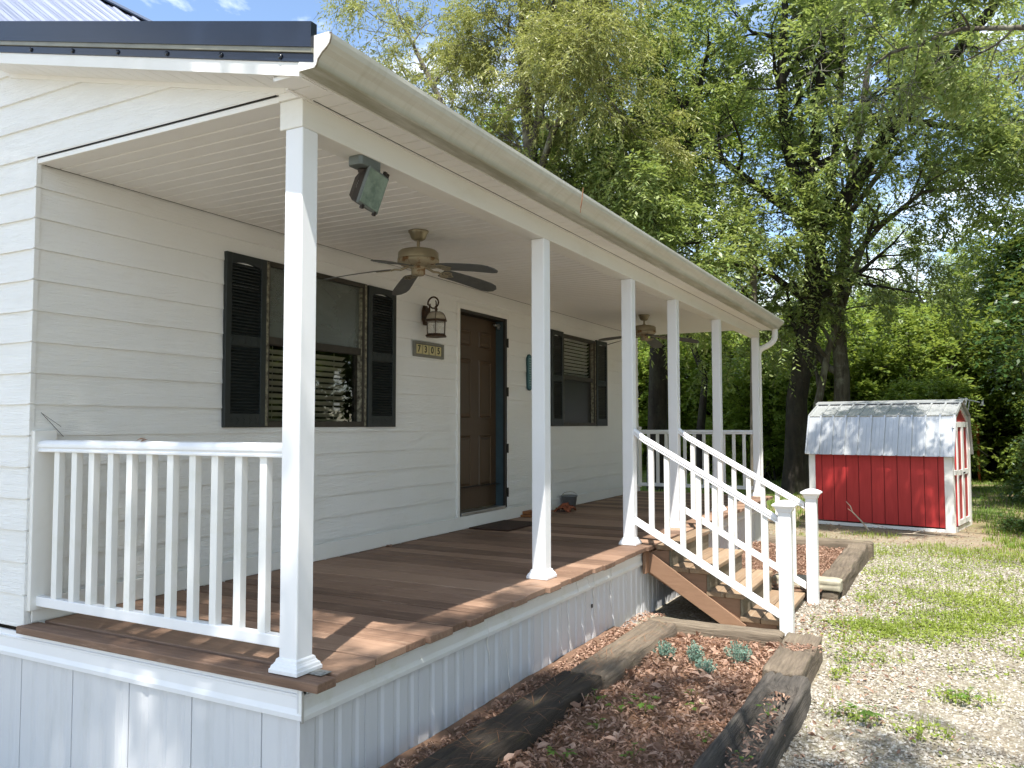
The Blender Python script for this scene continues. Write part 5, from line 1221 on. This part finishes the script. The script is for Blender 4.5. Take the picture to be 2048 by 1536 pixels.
for x, y in [ (-4.8, 35.5), (-1.2, 36), (1.0, 37), (3.4, 36.5), (5.8, 34), (-16.5, 27), (-13, 33), (-9.6, 36), (-6.0, 38.5), (-2.2, 40), (1.6, 41.5), (5.0, 44), (8.6, 40), (-22, 34), (-18, 41), (-12.5, 45), (-7, 48), (-1, 50), (4.2, 53), (9.8, 50), (-25, 44), (10.5, 36)]:
    put(rg.choice([A1, A2, A3, A3]), x, y, rg.random()*6.28, (.9+.35*rg.random())*(.58 if x > -.13*y-1.5 else .82), back, WOODS)
S1 = make_tree('understory_shrub', 'leafy bush of the understory below the background trees', (-1.0, 24.5, -.75),
    [([(-1.0+.1*k, 24.5, -.8), (-1.0+.5*math.cos(k*1.3), 24.5+.5*math.sin(k*1.3), .8), (-1+.9*math.cos(k*1.3), 24.5+.9*math.sin(k*1.3), 2.3)], [.04, .03, .012]) for k in range(5)],
    dict(max=2, n=[9, 6], t0=[.1, .15], ang=[60, 50], len=[1.5, .8], trop=[0, .04, -.05], wob=.2), BARKD, LF_SHRUB, LFS, 2600, 51, 'understory bushes at the edge of the woods', 'shrub')
S2 = make_tree('understory_shrub', 'leafy bush of the understory below the background trees', (7.6, 27.0, -.75),
    [([(7.6+.1*k, 27.0, -.8), (7.6+.6*math.cos(k*1.1), 27.0+.6*math.sin(k*1.1), 1.0), (7.6+1.2*math.cos(k*1.1), 27.0+1.2*math.sin(k*1.1), 2.8)], [.05, .04, .015]) for k in range(6)],
    dict(max=2, n=[9, 7], t0=[.05, .15], ang=[60, 50], len=[1.8, .9], trop=[0, .03, -.06], wob=.2), BARKD, LF_MID, LFS, 3200, 52, 'understory bushes at the edge of the woods', 'shrub')
SG = 'understory bushes at the edge of the woods'; sb = 'leafy bush of the understory below the background trees'
for x, y, k, s in [(-3.4, 28.5, 0, 1.2), (-6.4, 30, 0, 1.3), (-1.0, 32, 0, 1.5), (-4.6, 32.5, 0, 1.6), (.4, 26.5, 0, 1.15), (-5.2, 28.5, 0, 1.3), (-1.9, 27.5, 0, .95), (-.3, 29.5, 0, 1.2), (-3.9, 30.2, 0, 1.4), (.9, 31.5, 0, 1.5), (-2.2, 30.5, 1, 1.35), (1.4, 29, 0, 1.3), (2.6, 25.5, 0, .95), (3.3, 27.5, 1, 1.3), (3.9, 33, 0, 1.5), (-.6, 34, 0, 1.4), (-4.0, 35, 1, 1.6), (-7.6, 31, 1, 1.5), (-9, 27, 0, 1.4), (2.0, 36, 1, 1.6), (6.9, 35.5, 1, 1.5), (8.4, 29.5, 1, 1.7), (9.6, 33.5, 0, 1.6), (4.6, 41, 1, 1.8), (1.2, 45, 0, 1.8), (-3, 46, 1, 1.9), (-8, 43, 0, 1.9), (8.2, 46, 1, 1.9), (6.6, 52, 0, 2.0), (-12, 39, 0, 1.8), (3.9, 23.6, 0, .8)]:
    put([S1, S2][k], x, y, rg.random()*6.28, s*(.9+.2*rg.random()), sb, SG)
DK = make_tree('dark_shrub', 'dark glossy leaved small tree filling the right edge beside the lawn', (7.7, 17.8, -.75),
    [([(7.7, 17.8, -.9), (7.6, 17.7, 1.2), (7.5, 17.6, 3.2), (7.4, 17.5, 4.8)], [.09, .08, .06, .02])],
    dict(max=3, n=[16, 6, 4], t0=[.12, .2, .2], ang=[70, 50, 45], len=[2.3, 1.2, .7], trop=[0, -.02, -.06, -.10], wob=.16), BARKD, LF_DARK, dict(LFM, l=.12, asp=.5), 2900, 61, None, 'shrub')
put(DK, 8.9, 22.0, 2.0, 1.25, 'dark small tree behind the one at the right edge', None)
put(DK, 8.6, 26.5, 4.0, 1.6, 'taller dark tree deep on the right beyond the lawn', None)
put(DK, 6.25, 13.6, 1.2, .45, 'low dark bush spreading from the right edge over the grass beside the shed', None)
# old utility pole, dead twigs, play deck and antenna far off
m = MB(); m.tube([(.24, 17.0, -.9), (.28, 17.0, 2.0), (.34, 17.0, 5.2)], [.085, .078, .07], 10); tag(m.build('utility_pole', POLE), 'grey weathered wooden pole standing behind the far porch corner', 'pole')
m = MB(); m.tube([(.30, 16.95, 4.45), (.1, 16.9, 4.3), (-.12, 16.8, 4.15), (-.3, 16.7, 3.95)], [.022, .018, .014, .008], 5); m.tube([(.1, 16.9, 4.3), (-.05, 16.9, 4.42), (-.08, 16.9, 4.62)], [.014, .010, .004], 5); m.tube([(-.12, 16.8, 4.15), (-.22, 16.8, 4.3), (-.2, 16.8, 4.5)], [.012, .008, .003], 5)
tag(m.build('dead_branch', TWIG), 'bleached dead branch caught on the grey pole above the gutter', 'branch')
def playdeck():
    t = thing('wooden_play_deck', 'orange stained wooden railing deck far off in the woods', 'deck', (5.13, 27, -.75)); y = 27.0
    m = MB(); m.box(4.86, 5.40, y, y+.7, .60, .66); m.build('platform', ORANGE, t)
    for x in (4.89, 5.37):
        for yy in (y+.03, y+.67): m = MB(); m.box(x-.03, x+.03, yy-.03, yy+.03, -.8, 1.10); m.build('leg', ORANGE, t)
    m = MB(); m.box(4.85, 5.41, y-.02, y+.02, 1.02, 1.08)
    m.build('railing', ORANGE, t)
    for k in range(7): m = MB(); m.box(4.93+k*.062, 4.965+k*.062, y-.01, y+.01, .661, 1.019); m.build('baluster', ORANGE, t)
    m = MB(); m.box(5.0, 5.25, y+.2, y+.23, .661, .95); m.build('bench_back', ORANGE, t)
playdeck()
bpy.data.objects['wooden_play_deck'].location.x -= 0.22
def antenna():
    t = thing('antenna', 'small silver antenna on a mast above the shed roof in the trees', 'antenna', (4.75, 20.5, -.75))
    m = MB(); m.tube([(4.72, 20.5, -.8), (4.72, 20.5, 1.15), (4.80, 20.5, 1.63)], .018, 6); m.build('mast', STEEL, t)
    m = MB(); m.tube([(4.55, 20.5, 1.70), (5.02, 20.5, 1.58)], .020, 6); m.build('boom', STEEL, t)
    m = MB(); m.obox((4.71, 20.5, 1.60), (1, 0, -.2), (0, 1, 0), (.2, 0, 1), .03, .03, .10); m.build('element', STEEL, t)
    m = MB(); m.prism([(5.02, 1.50), (5.09, 1.68), (5.10, 1.50)], 'y', 20.48, 20.52); m.build('element', WHITE, t)
antenna()
# far mass of woods closing the view
def far_woods():
    g = TreeGen(99); r = g.r
    for i in range(90):
        th = -1.15+1.45*i/89+r.normal(0, .01); d = 54+22*r.random(); x, y = 4.3+d*math.sin(th), -2.6+d*math.cos(th); h = (9+5*r.random())*(.6 if th > -.5 else .85)
        g.tubes.append(([Vector((x, y, -1)), Vector((x+r.normal(0, .3), y, h*.5)), Vector((x+r.normal(0, .6), y, h))], [.22, .16, .05]))
        for k in range(46):
            c = Vector((x+r.normal(0, 2.2), y+r.normal(0, 2.2), -1+(h+1)*r.random()**.85)); g.tw.append((c, c+Vector(r.normal(0, .8, 3))))
    t = thing('far_woods', None, None, (0, 0, 0)); t['kind'] = 'stuff'
    g.trunk_mesh('far_trunks', BARKD, t, np.zeros(3)); g.crown_mesh('far_foliage', LF_MID, t, np.zeros(3), dict(LFM, l=.30, asp=.6, spray=1.3, tilt=.6), 9500)
far_woods()
# trees beside and behind the viewpoint: they shade the foreground and the shed and are mirrored in the panes
NG = 'yard trees standing beside and behind the viewer'
CS = dict(max=3, n=[13, 6, 4], t0=[.30, .2, .2], ang=[70, 50, 45], len=[1.7, 1.0, .6], trop=[0, .0, -.02, -.06], wob=.16)
N1 = make_tree('yard_tree', 'yard tree beside the drive', (10.5, 2.5, -.7),
    [([(10.5, 2.5, -.95), (10.3, 2.6, 2.5), (9.9, 2.9, 6), (9.2, 3.4, 9.5), (8.6, 3.8, 13.5)], [.32, .27, .22, .14, .05]),
     ([(9.9, 2.9, 6.2), (10.9, 4.6, 8.6), (11.6, 6.2, 10.6)], [.14, .09, .04])],
    CS, BARKL, LF_ELM, LFE, 420, 71, NG)
N2 = make_tree('yard_tree', 'yard tree behind the viewpoint', (9.0, -7.5, -.7),
    [([(9.0, -7.5, -.95), (8.9, -7.3, 2.5), (8.5, -6.8, 5.5), (8.0, -6.0, 8.5), (7.6, -5.4, 12)], [.32, .27, .21, .13, .05]),
     ([(8.5, -6.8, 5.6), (7.2, -5.2, 7.4), (5.9, -4.6, 8.6), (4.6, -5.1, 9.4), (3.2, -5.45, 9.9), (1.6, -5.5, 10.0), (.2, -5.5, 10.0)], [.14, .12, .10, .08, .06, .04, .02]),
     ([(3.2, -5.45, 9.9), (2.4, -4.7, 10.2), (1.7, -4.4, 10.4), (1.0, -4.5, 10.4)], [.06, .045, .03, .02]),
     ([(8.2, -6.3, 7.0), (7.6, -4.9, 8.6), (6.9, -3.7, 9.3), (6.0, -3.6, 9.6), (5.0, -3.7, 9.8), (4.4, -3.8, 9.9)], [.10, .08, .06, .05, .035, .02])],
    CS, BARKL, LF_ELM, LFE, 3300, 72, NG)
put(A3, -3.5, -17, 1.1, 1.0, 'yard tree behind the viewpoint', NG); put(A1, 14, -14, 2.2, 1.1, 'yard tree behind the viewpoint', NG); put(A1, 19, -2, .4, 1.15, 'yard tree beside the drive', NG)
put(A3, 16, 12, 3.0, 1.1, 'yard tree beside the drive', NG); put(A3, 21, 8, 5.0, 1.15, 'yard tree beside the drive', NG); put(A1, 17, 20, 1.0, 1.1, 'yard tree beside the drive', NG)
for x, y in [(14.5, 6.5), (18, 15), (13, 16), (24, 3), (26, 12), (24, 20)]: put(rg.choice([A1, A3]), x, y, rg.random()*6, 1.0, 'yard tree beside the drive', NG)
for x, y in [(13.5, 3.5), (14, 10), (13.2, 13.5), (16.5, 5), (17, 9), (19, 12), (15.5, 17)]: put(S2, x, y, rg.random()*6, 1.5, 'leafy bush beside the drive', 'bushes beside the drive')

make_tree('elm_tree', 'elm limbs reaching in from the right edge above the shed', (8.4, 9.4, -.7),
    [([(8.4, 9.4, -.95), (8.3, 9.4, 2.0), (8.0, 9.5, 4.5), (7.5, 9.6, 7.0), (7.2, 9.7, 10.5)], [.24, .20, .17, .12, .04]),
     ([(8.0, 9.5, 4.6), (6.8, 9.6, 5.6), (5.6, 9.8, 6.2), (4.6, 10.0, 6.5), (3.7, 10.1, 6.4), (3.2, 10.1, 6.1)], [.06, .05, .04, .03, .02, .012]),
     ([(7.5, 9.6, 7.0), (6.2, 9.6, 8.2), (5.0, 9.5, 8.7), (4.2, 9.5, 8.6)], [.035, .026, .018, .010]),
     ([(7.8, 9.5, 5.4), (6.6, 10.8, 6.6), (5.8, 12.0, 7.0), (5.4, 13.0, 6.7)], [.07, .05, .035, .015])],
    dict(max=3, n=[8, 5, 4], t0=[.45, .2, .2], ang=[65, 50, 45], len=[1.3, .8, .5], trop=[0, -.02, -.05, -.10], wob=.16), BARKL, LF_ELM, dict(LFE, l=.115, spray=.45, clump=1.5), 1000, 75)
